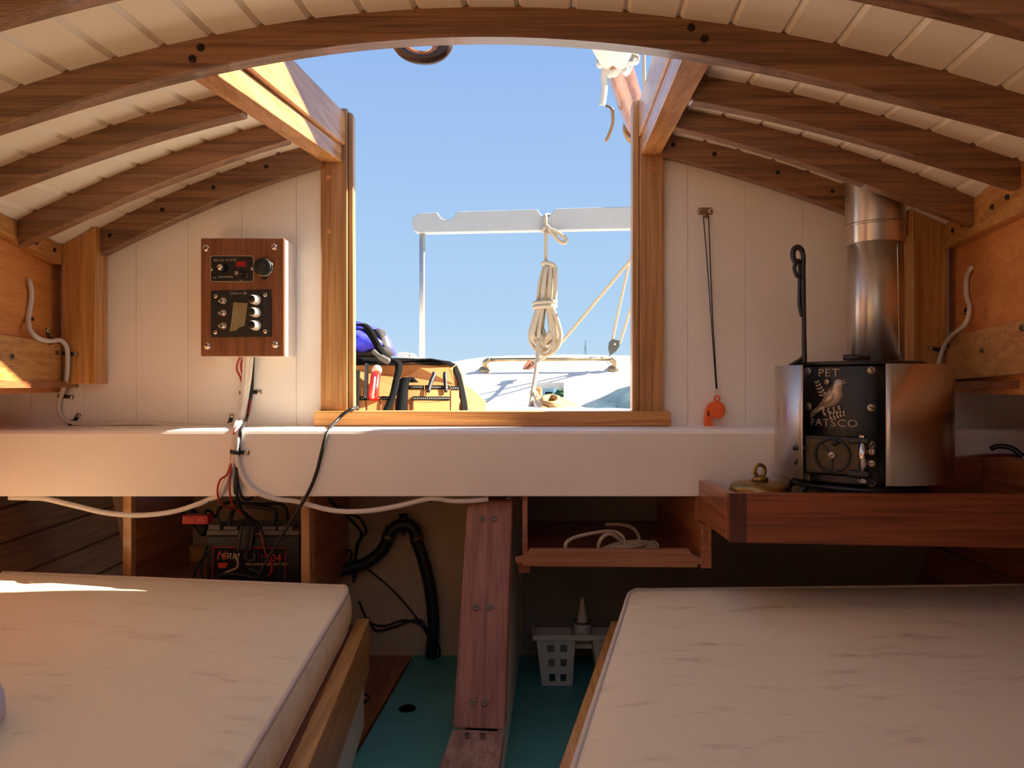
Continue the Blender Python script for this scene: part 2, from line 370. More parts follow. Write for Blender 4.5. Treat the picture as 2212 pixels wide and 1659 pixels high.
# ================================================================== ceiling: each plank is a piece of its own
ceiling = sempty('ceiling', V(0, .6, .6), 'cream painted planked cabin roof between curved oak beams')
seams = [44,143,247,353,458,564,673,786,900,1008,1120,1238,1353,1467,1580,1694,1807,1925,2042,2162]
SX = [(p - CX) / FPX * D1 for p in seams]
SX = [SX[0] - .068 * k for k in range(7, 0, -1)] + SX + [SX[-1] + .074 * k for k in range(1, 7)]
def seam_x(x0, y): return x0 + (y - D1) * (.0684 + .0662 * x0)
HL = lambda y: -.429 + (y - 1.08) * .047 - .02          # hatch opening edges (outer side of the carlins)
HR = lambda y: .247 + (y - 1.08) * .0875 + .02
def plank(xa, xb, y0, y1, cutl=None, cutr=None):
    bm = N(); ys = [y0]; y = y0
    while y < y1 - 1e-6:
        y = min(y1, y + .115); ys.append(y)
    rows = []
    g, ch, th = .0003, .0055, .0264
    for y in ys:
        a = seam_x(xa, y) + g; b = seam_x(xb, y) - g
        if cutl: a = max(a, cutl(y))
        if cutr: b = min(b, cutr(y))
        b = max(b, a + .012)
        m = (a + b) / 2
        row = [(a, roof(a, y) + th), (a, roof(a, y) + ch), (a + ch, roof(a + ch, y)), (m, roof(m, y)), (b - ch, roof(b - ch, y)), (b, roof(b, y) + ch), (b, roof(b, y) + th), (m, roof(m, y) + th)]
        rows.append([bm.verts.new(V(x, y, z)) for x, z in row])
    n = len(rows[0])
    for A, B in zip(rows, rows[1:]):
        for j in range(n): bm.faces.new((A[j], A[(j + 1) % n], B[(j + 1) % n], B[j]))
    bm.faces.new(rows[0]); bm.faces.new(rows[-1][::-1])
    obj('plank', bm, M_CEIL, ceiling)
for xa, xb in zip(SX, SX[1:]):
    YF = -.9
    xm0, xm1 = seam_x(xa, 1.1), seam_x(xb, 1.1)
    if xm1 < HL(1.1) - .001 or xm0 > HR(1.1) + .001:      # runs right aft, maybe trimmed by the hatch carlin
        cl = HR if xm0 < HR(1.75) + .02 and xm0 > 0 else None
        cr_ = HL if xm1 > HL(1.75) - .1 and xm1 < 0 else None
        segs = [(YF, -.60), (.80, 1.79)] if (xm0 > -.36 and xm1 < .54) else [(YF, 1.79)]  # planks left out for the added roof opening
        for ya_, yb_ in segs: plank(xa, xb, ya_, yb_, (lambda y: HR(y) if y > 1.06 else -9) if cl else None, (lambda y: HL(y) if y > 1.06 else 9) if cr_ else None)
    else:
        if xm0 > -.36 and xm1 < .54: plank(xa, xb, YF, -.60); plank(xa, xb, .80, 1.078)
        else: plank(xa, xb, YF, 1.078)
        if xm0 < HL(1.1) - .02: plank(xa, seam_x(xb, D1), 1.079, 1.79, None, HL)
        if xm1 > HR(1.1) + .02: plank(xa, xb, 1.079, 1.79, HR, None)
bm = N()                                                  # canvas skin over the planks keeps the sun out
def skin(x0, x1, y0, y1, nx=12, ny=8):
    g = [[bm.verts.new(V(x0(y) + (x1(y) - x0(y)) * i / nx, y, roof(x0(y) + (x1(y) - x0(y)) * i / nx, y) + .026)) for i in range(nx + 1)] for y in [y0 + (y1 - y0) * j / ny for j in range(ny + 1)]]
    for A, B in zip(g, g[1:]):
        for i in range(nx): bm.faces.new((A[i], A[i + 1], B[i + 1], B[i]))
FHL, FHR = -.36, .54  # sides of an unseen roof opening, added to let more sun into the cabin
skin(lambda y: -1.2, lambda y: 1.2, -.9, -.60); skin(lambda y: -1.2, lambda y: FHL, -.60, .80); skin(lambda y: FHR, lambda y: 1.2, -.60, .80); skin(lambda y: -1.2, lambda y: 1.2, .80, 1.08)
skin(lambda y: -1.2, HL, 1.08, 1.79); skin(HR, lambda y: 1.2, 1.08, 1.79)
sk = obj('roof_canvas', bm, M_DECK, ceiling, True)
md = sk.modifiers.new('solid', 'SOLIDIFY'); md.thickness = .008; md.offset = 1

# ================================================================== curved roof beams
def arch(name, label, d, th, ft, fb, x0, x1, mat=M_BEAM, n=40, skewends=True):
    bm = N(); rings = []
    for i in range(n + 1):
        x = x0 + (x1 - x0) * i / n
        zt = ft(x) + .004; zb = fb(x)
        rings.append([bm.verts.new(p) for p in (V(x, d, zb), V(x, d + th, zb + .001), V(x, d + th, zt), V(x, d, zt))])
    for A, B in zip(rings, rings[1:]):
        for j in range(4): bm.faces.new((A[j], A[(j + 1) % 4], B[(j + 1) % 4], B[j]))
    bm.faces.new(rings[0]); bm.faces.new(rings[-1][::-1])
    o = obj(name, bm, mat, None, False, .0022)
    return struct(o, label)
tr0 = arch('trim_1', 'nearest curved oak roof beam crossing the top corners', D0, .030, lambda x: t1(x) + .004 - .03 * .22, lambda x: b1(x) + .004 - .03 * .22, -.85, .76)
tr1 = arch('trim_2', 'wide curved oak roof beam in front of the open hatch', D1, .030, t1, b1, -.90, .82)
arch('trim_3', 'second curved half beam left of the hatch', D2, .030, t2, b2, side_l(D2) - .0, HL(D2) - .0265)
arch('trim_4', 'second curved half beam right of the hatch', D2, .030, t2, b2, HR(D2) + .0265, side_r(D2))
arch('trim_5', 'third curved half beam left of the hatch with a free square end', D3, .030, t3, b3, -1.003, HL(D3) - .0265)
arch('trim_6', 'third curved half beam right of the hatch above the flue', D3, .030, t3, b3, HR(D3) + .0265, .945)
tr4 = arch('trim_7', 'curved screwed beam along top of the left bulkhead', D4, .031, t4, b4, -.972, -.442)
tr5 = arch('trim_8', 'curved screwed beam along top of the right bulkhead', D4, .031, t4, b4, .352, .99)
for px, py in ((434, 103), (416, 128), (1493, 60), (1521, 84)): screw(SC_BOLT, F(px, py, D1 + .0005), (0, -1, 0), tr1, 'bolt', 1.0)
for px, py in ((237, 508), (351, 453), (461, 405), (575, 360)): screw(SC_DARK, F(px, py, D4 + .0005), (0, -1, 0), tr4)
for px, py in ((1454, 313), (1543, 333), (1680, 373), (1798, 413)): screw(SC_DARK, F(px, py, D4 + .0005), (0, -1, 0), tr5)
# ---- hatch carlins and raised coaming rails
def bar4(bm, a, b, wx, h):                                # bar from a to b (bottom inner edge), width wx outward, height h
    a, b = Vector(a), Vector(b); wv = Vector((wx, 0, 0)); hv = Vector((0, 0, h))
    return hexa(bm, [a, a + wv, b + wv, b, a + hv, a + wv + hv, b + wv + hv, b + hv])
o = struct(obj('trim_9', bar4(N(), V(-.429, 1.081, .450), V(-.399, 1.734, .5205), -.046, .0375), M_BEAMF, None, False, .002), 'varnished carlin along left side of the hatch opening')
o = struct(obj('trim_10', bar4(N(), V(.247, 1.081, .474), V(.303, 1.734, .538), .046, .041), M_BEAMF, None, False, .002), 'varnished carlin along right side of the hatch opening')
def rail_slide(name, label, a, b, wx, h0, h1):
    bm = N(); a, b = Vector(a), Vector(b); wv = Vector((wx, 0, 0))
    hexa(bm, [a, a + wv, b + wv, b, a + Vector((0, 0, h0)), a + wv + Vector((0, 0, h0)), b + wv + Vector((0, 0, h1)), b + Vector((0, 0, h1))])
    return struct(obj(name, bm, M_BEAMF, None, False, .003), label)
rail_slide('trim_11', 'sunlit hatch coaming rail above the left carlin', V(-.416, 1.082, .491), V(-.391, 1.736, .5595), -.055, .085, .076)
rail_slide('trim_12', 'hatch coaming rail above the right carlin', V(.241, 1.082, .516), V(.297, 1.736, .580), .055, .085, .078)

# ================================================================== aft bulkhead of upright boards
wall_aft = sempty('wall_aft', V(0, 1.76, -.1), 'cream painted bulkhead of upright boards either side of the companionway')
def board(x0, x1, z0, name='board', mat=M_WHITE, low=None):
    g = .0003; x0 += g; x1 -= g
    za = (min(t4(x0), 9) if low is None else low) ; zb = (t4(x1) if low is None else low)
    za = min(za, b4(x0) + .03) if low is None else za; zb = min(zb, b4(x1) + .03) if low is None else zb
    bm = N(); prism(bm, [V(x0, 1.752, z0), V(x1, 1.752, z0), V(x1, 1.752, zb), V(x0, 1.752, za)], (0, .022, 0))
    obj(name, bm, mat, wall_aft, False, .0007, 1)
bl = [-1.45, -1.32, -1.19] + [(p - CX) / FPX * 1.752 for p in (66, 181, 294, 406, 522, 640)] + [-.43]
for a, b in zip(bl, bl[1:]):
    board(a, b, -.13, low=((.40 if a > -1.2 else .02) if b < -1.0 else None))
brr = [.34] + [(p - CX) / FPX * 1.752 for p in (1486, 1611, 1737, 1863, 1990, 2130)] + [1.27, 1.41]
for a, b in zip(brr, brr[1:]):
    board(a, b, -.13, low=((.40 if a < 1.1 else .02) if a > .96 else None))
# ---- companionway frame
door = sempty('door_1', V(-.05, 1.74, -.1), 'open companionway with varnished oak jambs and sill')
def jamb(name, pts, y0, y1, mat=M_OAKZ, bev=.003):
    obj(name, prism(N(), [V(x, y0, z) for x, z in pts], (0, y1 - y0, 0)), mat, door, False, bev)
D = 1.735
zpx = lambda py, d=D: (CY - py) / FPX * d
xpx = lambda px, d=D: (px - CX) / FPX * d
jamb('jamb', [(xpx(692), -.0985), (xpx(750), -.0985), (xpx(750), zpx(233)), (xpx(735), zpx(233)), (xpx(735), zpx(345)), (xpx(692), zpx(345))], 1.735, 1.775)
jamb('jamb', [(xpx(1382), -.0985), (xpx(1434), -.0985), (xpx(1434), zpx(328)), (xpx(1390), zpx(328)), (xpx(1386), zpx(212)), (xpx(1382), zpx(212))], 1.735, 1.775)
jamb('jamb_stop', [(xpx(750) + .0005, -.07), (xpx(763), -.07), (xpx(761), zpx(243)), (xpx(750) + .0005, zpx(238))], 1.742, 1.770)
jamb('jamb_stop', [(xpx(1366), -.07), (xpx(1382) - .0005, -.07), (xpx(1382) - .0005, zpx(214)), (xpx(1367), zpx(218))], 1.737, 1.770)
jamb('jamb_stop', [(xpx(750) + .0005, -.07), (xpx(760), -.07), (xpx(758), zpx(250)), (xpx(750) + .0005, zpx(246))], 1.7705, 1.775)
jamb('jamb_stop', [(xpx(1372), -.07), (xpx(1382) - .0005, -.07), (xpx(1382) - .0005, zpx(222)), (xpx(1374), zpx(226))], 1.7705, 1.775)
jamb('sill', [(xpx(677, 1.712), -.0985), (xpx(1450, 1.712), -.0985), (xpx(1450, 1.712), -.0632), (xpx(677, 1.712), -.0632)], 1.712, 1.776, M_OAKX, .004)
for px, py in ((710, 383), (711, 500), (710, 742), (710, 865), (1413, 365), (1412, 610), (1413, 740), (1414, 860)):
    bm = N(); lathe(bm, [(.0055, 0), (.0055, .0006), (0, .0007)], F(px, py, 1.735), (0, -1, 0), 14)
    obj('plug', bm, M_OAKX, door)

# ---- white cross beam under the companionway
bm = N()
prof = [(1.60, -.2434), (1.60, -.108), (1.603, -.102), (1.609, -.0985), (1.80, -.0985), (1.80, -.2434)]
prism(bm, [V(-1.45, y, z) for y, z in prof], (2.9, 0, 0))
struct(obj('trim_13', bm, M_WHITE, None, False, .002), 'broad white painted cross beam below the companionway')

# ================================================================== cabin sides, clamps and corner posts
def side_panel(name, sf, sgn, z0, z1, th, y0, y1, mat, label, n=10, off=0.0, zf0=None, zf1=None, x1=None):
    bm = N(); rings = []
    for i in range(n + 1):
        y = y0 + (y1 - y0) * i / n; x = sf(y) - sgn * off
        a = zf0(y) if zf0 else z0; b = zf1(y) if zf1 else z1
        rings.append([bm.verts.new(p) for p in (V(x, y, a), V(x + sgn * th, y, a), V(x + sgn * th, y, b), V(x, y, b))])
    for A, B in zip(rings, rings[1:]):
        for j in range(4): bm.faces.new((A[j], A[(j + 1) % 4], B[(j + 1) % 4], B[j]))
    bm.faces.new(rings[0]); bm.faces.new(rings[-1][::-1])
    return struct(obj(name, bm, mat, None, False, .002), label)
ln = lambda ya, a, yb, b: (lambda y: a + (b - a) * (y - ya) / (yb - ya))
side_panel('wall_left', side_l, -1, -.02, .45, .02, -.9, 1.75, M_PANELW, 'orange varnished plywood cabin side at left', 10, -.02)
side_panel('wall_right', side_r, 1, -.02, .45, .02, -.9, 1.75, M_PANELW, 'orange varnished plywood cabin side at right', 10, -.02)
cu_l = side_panel('trim_14', side_l, 1, 0, 0, .025, -.9, 1.699, M_OAKY, 'upper oak clamp under roof edge at left', 10, .019, ln(1.447, .297, 1.70, .2736), lambda y: min(roof(side_l(y), y) + .002, .45))
cu_r = side_panel('trim_15', side_r, -1, 0, 0, .025, -.9, 1.699, M_OAKY, 'upper oak clamp under roof edge at right', 10, .019, ln(1.27, .296, 1.70, .311), lambda y: min(roof(side_r(y), y) + .002, .45))
cl_l = side_panel('trim_16', side_l, 1, 0, 0, .025, -.9, 1.699, M_OAKY, 'lower oak clamp along left cabin side', 10, .019, ln(1.447, .006, 1.70, .001), ln(1.447, .097, 1.70, .0926))
cl_r = side_panel('trim_17', side_r, -1, 0, 0, .025, -.9, 1.699, M_OAKY, 'lower oak clamp along right cabin side', 10, .019, ln(1.27, .018, 1.70, .0075), ln(1.27, .1105, 1.70, .106))
def post(name, x0, x1, zb, d, label):
    bm = N(); hexa(bm, [V(x0, d, zb), V(x1, d, zb), V(x1, 1.752, zb), V(x0, 1.752, zb), V(x0, d, roof(x0, d) + .001), V(x1, d, roof(x1, d) + .001), V(x1, 1.752, roof(x1, 1.752) + .001), V(x0, 1.752, roof(x0, 1.752) + .001)])
    return struct(obj(name, bm, M_POST, None, False, .002), label)
post('trim_18', xpx(133, 1.70), xpx(206, 1.70), 0.0, 1.70, 'ridged varnished corner post at left end of bulkhead')
post('trim_19', xpx(1972, 1.70), xpx(2046, 1.70), 0.0, 1.70, 'glossy varnished corner post behind the stove flue')
for sgn, sf, nm in ((-1, side_l, 'left'), (1, side_r, 'right')):
    bm = N()                                              # underside of the side deck
    rr = [(sf(y) + sgn * -.02, y) for y in (-.9, 0, .8, 1.752)]
    for (xa, ya), (xb, yb) in zip(rr, rr[1:]):
        hexa(bm, [V(xa, ya, -.008), V(sgn * 1.5, ya, -.008), V(sgn * 1.5, yb, -.008), V(xb, yb, -.008), V(xa, ya, .006), V(sgn * 1.5, ya, .006), V(sgn * 1.5, yb, .006), V(xb, yb, .006)])
    struct(obj('trim_20' if sgn < 0 else 'trim_21', bm, M_MAHY), 'brown underside of the side deck at ' + nm)
def sscrew(sf, sgn, off, px, py, par, me=SC_DULL):        # a screw on a surface that follows the cabin side
    lo, hi = .9, 1.75
    for _ in range(40):
        y = (lo + hi) / 2; x = sf(y) - sgn * off; p = CX + FPX * x / y
        if (p < px) == (sgn < 0): lo = y
        else: hi = y
    sl_ = .15 if sgn < 0 else .28
    screw(me, F(px, py, y), (-sgn, -sl_ if sgn > 0 else -.15, 0), par)
for px, py in ((25, 770), (122, 762)): sscrew(side_l, -1, .0062, px, py, cl_l)
for px, py in ((2051, 748), (2123, 757), (2209, 708)): sscrew(side_r, 1, .0062, px, py, cl_r)
for px, py in ((78, 524), (117, 540)): sscrew(side_l, -1, .0062, px, py, cu_l, SC_DARK)
for px, py in ((2059, 498), (2079, 486), (2144, 447), (2176, 426)): sscrew(side_r, 1, .0062, px, py, cu_r, SC_DARK)

# ================================================================== hull sides, bow end and lower compartments
def hull(name, sgn, label):
    h = sempty(name, V(sgn * 1.3, 1, -.4), label)
    zs = [.0, -.075, -.15, -.225, -.30, -.375, -.45, -.525, -.60, -.675, -.75]
    for za, zb in zip(zs, zs[1:]):
        bm = N(); ys = [-.9, -.3, .3, .9, 1.5, 2.1, 2.7]
        def hx(z, y): return sgn * (1.36 + z * .45)
        rings = []
        for y in ys:
            l = .02 * (y - 1.7)
            rings.append([bm.verts.new(p) for p in (V(hx(zb + l, y), y, zb + l + .002), V(hx(zb + l, y) + sgn * .02, y, zb + l + .002), V(hx(za + l, y) + sgn * .02, y, za + l - .002), V(hx(za + l, y), y, za + l - .002))])
        for A, B in zip(rings, rings[1:]):
            for j in range(4): bm.faces.new((A[j], A[(j + 1) % 4], B[(j + 1) % 4], B[j]))
        bm.faces.new(rings[0]); bm.faces.new(rings[-1][::-1])
        obj('plank', bm, M_HULL, h, False, .003, 1)
    bm = N(); hexa(bm, [V(sgn * 1.03, -.9, -.75), V(sgn * 1.06, -.9, -.75), V(sgn * 1.06, 2.7, -.75), V(sgn * 1.03, 2.7, -.75), V(sgn * 1.395, -.9, .05), V(sgn * 1.42, -.9, .05), V(sgn * 1.42, 2.7, .05), V(sgn * 1.395, 2.7, .05)])
    obj('hull_skin', bm, M_HULL, h)
hull('wall_hull_left', -1, 'dark brown planked hull side in the left quarter space')
hull('wall_hull_right', 1, 'dark brown planked hull side in the right quarter space')
bm = N(); box(bm, -1.5, 1.5, -.92, -.90, -.78, .75)
struct(obj('wall_front', bm, M_WHITE), 'white forward end of the cabin behind the viewer')
# back panels under the cockpit
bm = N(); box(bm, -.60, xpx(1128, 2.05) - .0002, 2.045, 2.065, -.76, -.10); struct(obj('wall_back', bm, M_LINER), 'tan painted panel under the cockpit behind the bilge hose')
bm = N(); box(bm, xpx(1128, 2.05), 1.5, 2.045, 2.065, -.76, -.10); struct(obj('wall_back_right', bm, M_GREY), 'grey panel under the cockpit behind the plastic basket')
bm = N(); box(bm, -1.5, 1.5, 1.80, 2.75, -.13, -.105); struct(obj('trim_22', bm, M_LINER), 'underside of the bridge deck')
bm = N(); box(bm, -1.5, -.60, 2.6, 2.62, -.76, -.10); struct(obj('wall_back_left', bm, M_HULL), 'dark end of the left quarter space')
# vertical frames of the battery locker
def stile(px0, px1, y0, y1, d, label, n, mat=M_OAKZ, t=.02):
    bm = N(); fbox(bm, px0, px1, y0, y1, d, t); return struct(obj(n, bm, mat, None, False, .0015), label)
stile(265, 284, 1060, 1300, 1.66, 'narrow upright stile left of the battery locker', 'trim_23')
stile(650, 669, 1060, 1300, 1.66, 'narrow upright stile right of the battery', 'trim_24')
bm = N(); box(bm, xpx(650, 1.66), xpx(669, 1.66) + .004, 1.682, 2.04, -.50, -.13); struct(obj('wall_locker_right', bm, M_MAHY), 'brown partition right of the battery')
bm = N(); box(bm, xpx(278, 1.66), xpx(284, 1.66), 1.682, 2.04, -.50, -.13); struct(obj('wall_locker_left', bm, M_MAHY), 'brown partition left of the battery locker')
bm = N(); prism(bm, [F(360, 1300, 1.98), F(690, 1300, 1.98), F(690, 1060, 1.98), F(358, 1060, 1.98)], (0, .02, 0)); struct(obj('wall_locker_back', bm, M_LINER), 'tan panel behind the battery')
bm = N(); prism(bm, [F(355, 1219, 1.97), F(386, 1219, 1.97), F(386, 1060, 1.97), F(358, 1060, 1.97)], (0, .009, 0)); struct(obj('trim_25', bm, M_OAKZ), 'light upright batten behind the battery locker')
bm = N(); box(bm, xpx(284, 1.66), xpx(650, 1.66), 1.66, 2.0, -.485, -.47); struct(obj('trim_26', bm, M_PALEX), 'shelf carrying the battery')
bm = N(); box(bm, xpx(284, 1.66), xpx(650, 1.66), 1.96, 1.975, -.47, -.43); struct(obj('trim_27', bm, M_OAKX), 'low batten along the back of the battery shelf')
bm = N(); prism(bm, [F(240, 1060, 1.95), F(268, 1060, 1.95), F(268, 1260, 1.95), F(264, 1180, 1.95), F(250, 1110, 1.95)], (0, .015, 0)); struct(obj('trim_28', bm, M_LINER), 'curved edge of a frame in the left quarter space')

# ================================================================== sole
floor = sempty('floor', V(-.05, 1.5, -.75), 'teal painted cabin sole with a brown side board')
FZ = -.75
def fl(pts, name, mat, z=FZ, th=.02):
    bm = N(); prism(bm, [V(x, y, z) for x, y in pts], (0, 0, -th)); return obj(name, bm, mat, floor, False, .0015, 1)
def fp(px, py, z=FZ):
    d = -z * FPX / (py - CY); return ((px - CX) / FPX * d, d)
a1, a2 = fp(893, 1417), fp(752, 1659)
dirx = (a1[0] - a2[0]) / (a1[1] - a2[1])
xl = lambda y: a1[0] + dirx * (y - a1[1])
fl([(xl(2.045), 2.045), (xl(-.8), -.8), (.75, -.8), (.75, 2.045)], 'sole_board', M_TEAL)
fl([(xl(2.045) - .006, 2.045), (xl(-.8) - .006, -.8), (-.75, -.8), (-.75, 2.045)], 'sole_board', M_MAHY)
fl([(-1.5, -.9), (1.5, -.9), (1.5, 2.7), (-1.5, 2.7)], 'bilge_pan', M_HOLE, -.772, .01)
x, y = fp(880, 1531); bm = N(); lathe(bm, [(.0, .0005), (.017, .0005), (.019, .0022), (.021, .0005)], V(x, y, FZ), (0, 0, 1), 20); obj('finger_hole', bm, M_HOLE, floor)

# ================================================================== berths
def berth(name, label, xi, yfar, sgn, ztop, zlow_mat, x_out, yn=.25):
    b = thing(name, label, 'berth', V(xi(1.0), 1.0, FZ))
    n = 8; ys = [yn + (yfar - yn) * i / n for i in range(n + 1)]
    def strip(nm, o0, o1, z0, z1, mat, bev=.002):
        bm = N(); rings = []
        for y in ys:
            x = xi(y)
            rings.append([bm.verts.new(p) for p in (V(x + sgn * o0, y, z0), V(x + sgn * o1, y, z0), V(x + sgn * o1, y, z1), V(x + sgn * o0, y, z1))])
        for A, B in zip(rings, rings[1:]):
            for j in range(4): bm.faces.new((A[j], A[(j + 1) % 4], B[(j + 1) % 4], B[j]))
        bm.faces.new(rings[0]); bm.faces.new(rings[-1][::-1]); return obj(nm, bm, mat, b, False, bev)
    strip('rail', 0, .028, ztop - .115, ztop, M_OAKY)
    strip('lower_panel', .012, .026, FZ + .001, ztop - .115, zlow_mat)
    bm = N(); prism(bm, [V(xi(yfar) + sgn * .03, yfar, -.542), V(x_out, yfar, -.542), V(x_out, yn, -.542), V(xi(yn) + sgn * .03, yn, -.542)], (0, 0, .016)); obj('berth_board', bm, M_MAHY, b)
    bm = N(); prism(bm, [V(xi(yfar) + sgn * .03, yfar - .02, FZ + .001), V(x_out * .8, yfar - .02, FZ + .001), V(x_out * .8, yfar - .02, ztop - .031), V(xi(yfar) + sgn * .03, yfar - .02, ztop - .031)], (0, .018, 0)); obj('end_panel', bm, M_MAHX, b)
    return b
xi_l = lambda y: -.311 + (y - 1.616) * -.0624
xi_r = lambda y: .250 + (y - 1.58) * .249 - .040
berth('berth', 'left wooden berth with an oak rail and pale lower panel', xi_l, 1.616, -1, -.512, M_WHITE, -1.09, -.6)
berth('berth', 'right wooden berth with an oak rail under the stained mattress', xi_r, 1.60, 1, -.512, M_WHITE, 1.09)

def mattress(name, label, xi, yfar, ynear, x_out, ztop, sgn, mat, tilt, rough_seed, thick=.080):
    m = thing(name, label, 'mattress', V(xi(1), 1.0, ztop - thick))
    nu, nv = 64, 48; rnd = random.Random(rough_seed); rad = .016; crn = .035
    ph = [(rnd.uniform(2, 9), rnd.uniform(4, 14), rnd.uniform(0, 6)) for _ in range(7)]
    dips = [(-.42, 1.06, .10, .07, .010), (-.80, 1.18, .14, .07, .012), (-.62, .93, .16, .05, .007)] if sgn < 0 else [(.75, 1.2, .25, .12, .006)]
    def hgt(x, y): return sum(math.sin(a * x + b * y + c) for a, b, c in ph) * .0013 - sum(k_ * math.exp(-((x - a) / u_) ** 2 - ((y - b) / v_) ** 2) for a, b, u_, v_, k_ in dips)
    def top(s, q):
        y = ynear + (yfar - ynear) * q; xa = xi(y); x = xa + (x_out - xa) * s
        return x, y
    bm = N(); G = []
    ss = [0, .006, .015, .03] + [.03 + .97 * ((i + 1) / nu) for i in range(nu)]
    qs = [1 - v for v in ([0, .005, .012, .025] + [.025 + .975 * ((i + 1) / nv) for i in range(nv)])][::-1]
    for q in qs:
        row = []
        for s in ss:
            x, y = top(s, q)
            dx = abs(x - xi(y)); dy = yfar - y
            if dx < crn and dy < crn:                      # rounded plan corner
                ex, ey = crn - dx, crn - dy; l = math.hypot(ex, ey)
                if l > crn * .999 and l > 0:
                    k = crn / l if l > crn else 1; x = xi(y) + sgn * (crn - ex * k); y = yfar - crn + ey * k
            dd = min(abs(x - xi(y)), yfar - y, .1)
            crown = .010 * (1 - math.exp(-dd / .03)) if dd >= 0 else 0
            z = ztop + crown + hgt(x, y) * min(1, dd / .05) + tilt * abs(x - xi(y))
            row.append(bm.verts.new(V(x, y, z)))
        G.append(row)
    for A, B in zip(G, G[1:]):
        for i in range(len(A) - 1): bm.faces.new((A[i], A[i + 1], B[i + 1], B[i]))
    edge = [r[0] for r in G] + G[-1][1:]                   # inboard edge then far edge
    prev = edge; loops = []
    for k, (o, dz) in enumerate(((.004, -.012), (.0075, -.035), (.0065, -.06), (.0, -thick))):
        cur = []
        for j, v in enumerate(edge):
            a = edge[max(j - 1, 0)].co; b_ = edge[min(j + 1, len(edge) - 1)].co
            t = (b_ - a); t.z = 0; t.normalize(); nn = Vector((-t.y, t.x, 0)) * (1 if sgn < 0 else -1)
            nn = Vector((t.y, -t.x, 0)) if sgn < 0 else Vector((-t.y, t.x, 0))
            cur.append(bm.verts.new(v.co + nn * o + Vector((0, 0, dz + (.001 * math.sin(j * 1.9) if k in (1, 2) else 0)))))
        for j in range(len(edge) - 1): bm.faces.new((prev[j], prev[j + 1], cur[j + 1], cur[j]))
        prev = cur
    ep = [v.co.copy() for v in edge]
    obj('cushion', bm, mat, m, True)
    pp = [p + Vector((0, 0, .001)) for p in ep[::3]]
    obj('piping', tube(N(), pp, .0042, 8, k=2), M_PIPE, m, True)
    obj('piping', tube(N(), [p + Vector((0, 0, -thick + .004)) for p in pp], .0042, 8, k=2), M_PIPE, m, True)
    return m
mattress('mattress', 'cream cloth berth mattress at left with a sunlit strip', lambda y: -.3395 - (y - 1.6) *   .0527 - .009, 1.60, -.55, -1.115, -.440, -1, M_MATL, .040, 5)
mattress('mattress', 'stained cream berth mattress at right below the stove tray', lambda y: .252 + (y - 1.58) * .249, 1.585, .3, 1.115, -.443, 1, M_MATR, .012, 9)

# ================================================================== centreboard trunk
tk = thing('centerboard_trunk', 'white sided centreboard trunk with screwed brown cap standing on the sole', 'trunk', V(-.05, 1.5, FZ))
pt = [F(1009, 1084, 1.625), F(1106, 1084, 1.625), F(977.6, 1572, 1.40), F(1090, 1577, 1.40), F(946, 1659, 1.198), F(1078, 1659, 1.198)]
bk = Vector((.004, .022, .004))
obj('cap_board', hexa(N(), [pt[2], pt[3], pt[3] + bk, pt[2] + bk, pt[0], pt[1], pt[1] + bk, pt[0] + bk]), M_TEAK, tk, False, .003)
f0 = pt[4] + (pt[4] - pt[2]) * .8; f1 = pt[5] + (pt[5] - pt[3]) * .8; dn = Vector((0, 0, -.02))
obj('foot_board', hexa(N(), [f0 + dn, f1 + dn, pt[3] + dn, pt[2] + dn, f0, f1, pt[3] + Vector((0, 0, -.002)), pt[2] + Vector((0, 0, -.002))]), M_DUSTY, tk, False, .003)
ZF = FZ + ZO + .001
def wpt(p, z=None): return Vector((p.x, p.y, p.z if z is None else z))
sk_ = Vector((.068, 1, 0))
ins = Vector((.006, 0, 0))
for nm, a, b, c, s in (('side_panel', pt[0], pt[2], f0, 1), ('side_panel', pt[1], pt[3], f1, -1)):
    bk2 = a + sk_ * (2.04 - a.y); A = [a + bk, b + bk, wpt(b + bk, ZF), wpt(bk2, ZF), bk2]
    A = [p + ins * s for p in A]
    obj(nm, prism(N(), A, Vector((.012 * s, 0, 0))), M_WHITE, tk)
    B = [b + dn * 1.05, c + dn * 1.05, wpt(c, ZF), wpt(b, ZF)]; B = [p + ins * s for p in B]
    obj(nm, prism(N(), B, Vector((.012 * s, 0, 0))), M_WHITE, tk)
obj('top_board', hexa(N(), [p for p in (pt[0] + bk + Vector((.02, 0, -.01)), pt[1] + bk + Vector((-.02, 0, -.01)), pt[1] + sk_ * .41 + Vector((-.02, 0, -.01)), pt[0] + sk_ * .41 + Vector((.02, 0, -.01)), pt[0] + bk + Vector((.02, 0, -.001)), pt[1] + bk + Vector((-.02, 0, -.001)), pt[1] + sk_ * .41 + Vector((-.02, 0, -.001)), pt[0] + sk_ * .41 + Vector((.02, 0, -.001)))]), M_TEAK, tk)
nrm = (pt[1] - pt[0]).cross(pt[0] - pt[2]).normalized()
if nrm.y > 0: nrm = -nrm
for px, py in ((1042, 1120), (1067, 1120), (1028, 1312), (1058, 1312), (1021, 1516), (1047, 1517)):
    k = (py - 1084) / (1573 - 1084); d = 1.0 / ((1 - k) / 1.625 + k / 1.40)
    screw(SC_SLOT, F(px, py, d - .001), nrm, tk)
for px, py in ((1009, 1587), (1043, 1588)):
    screw(SC_SLOT, F(px, py, 1.352), (0, -.1, 1), tk, s=.9)

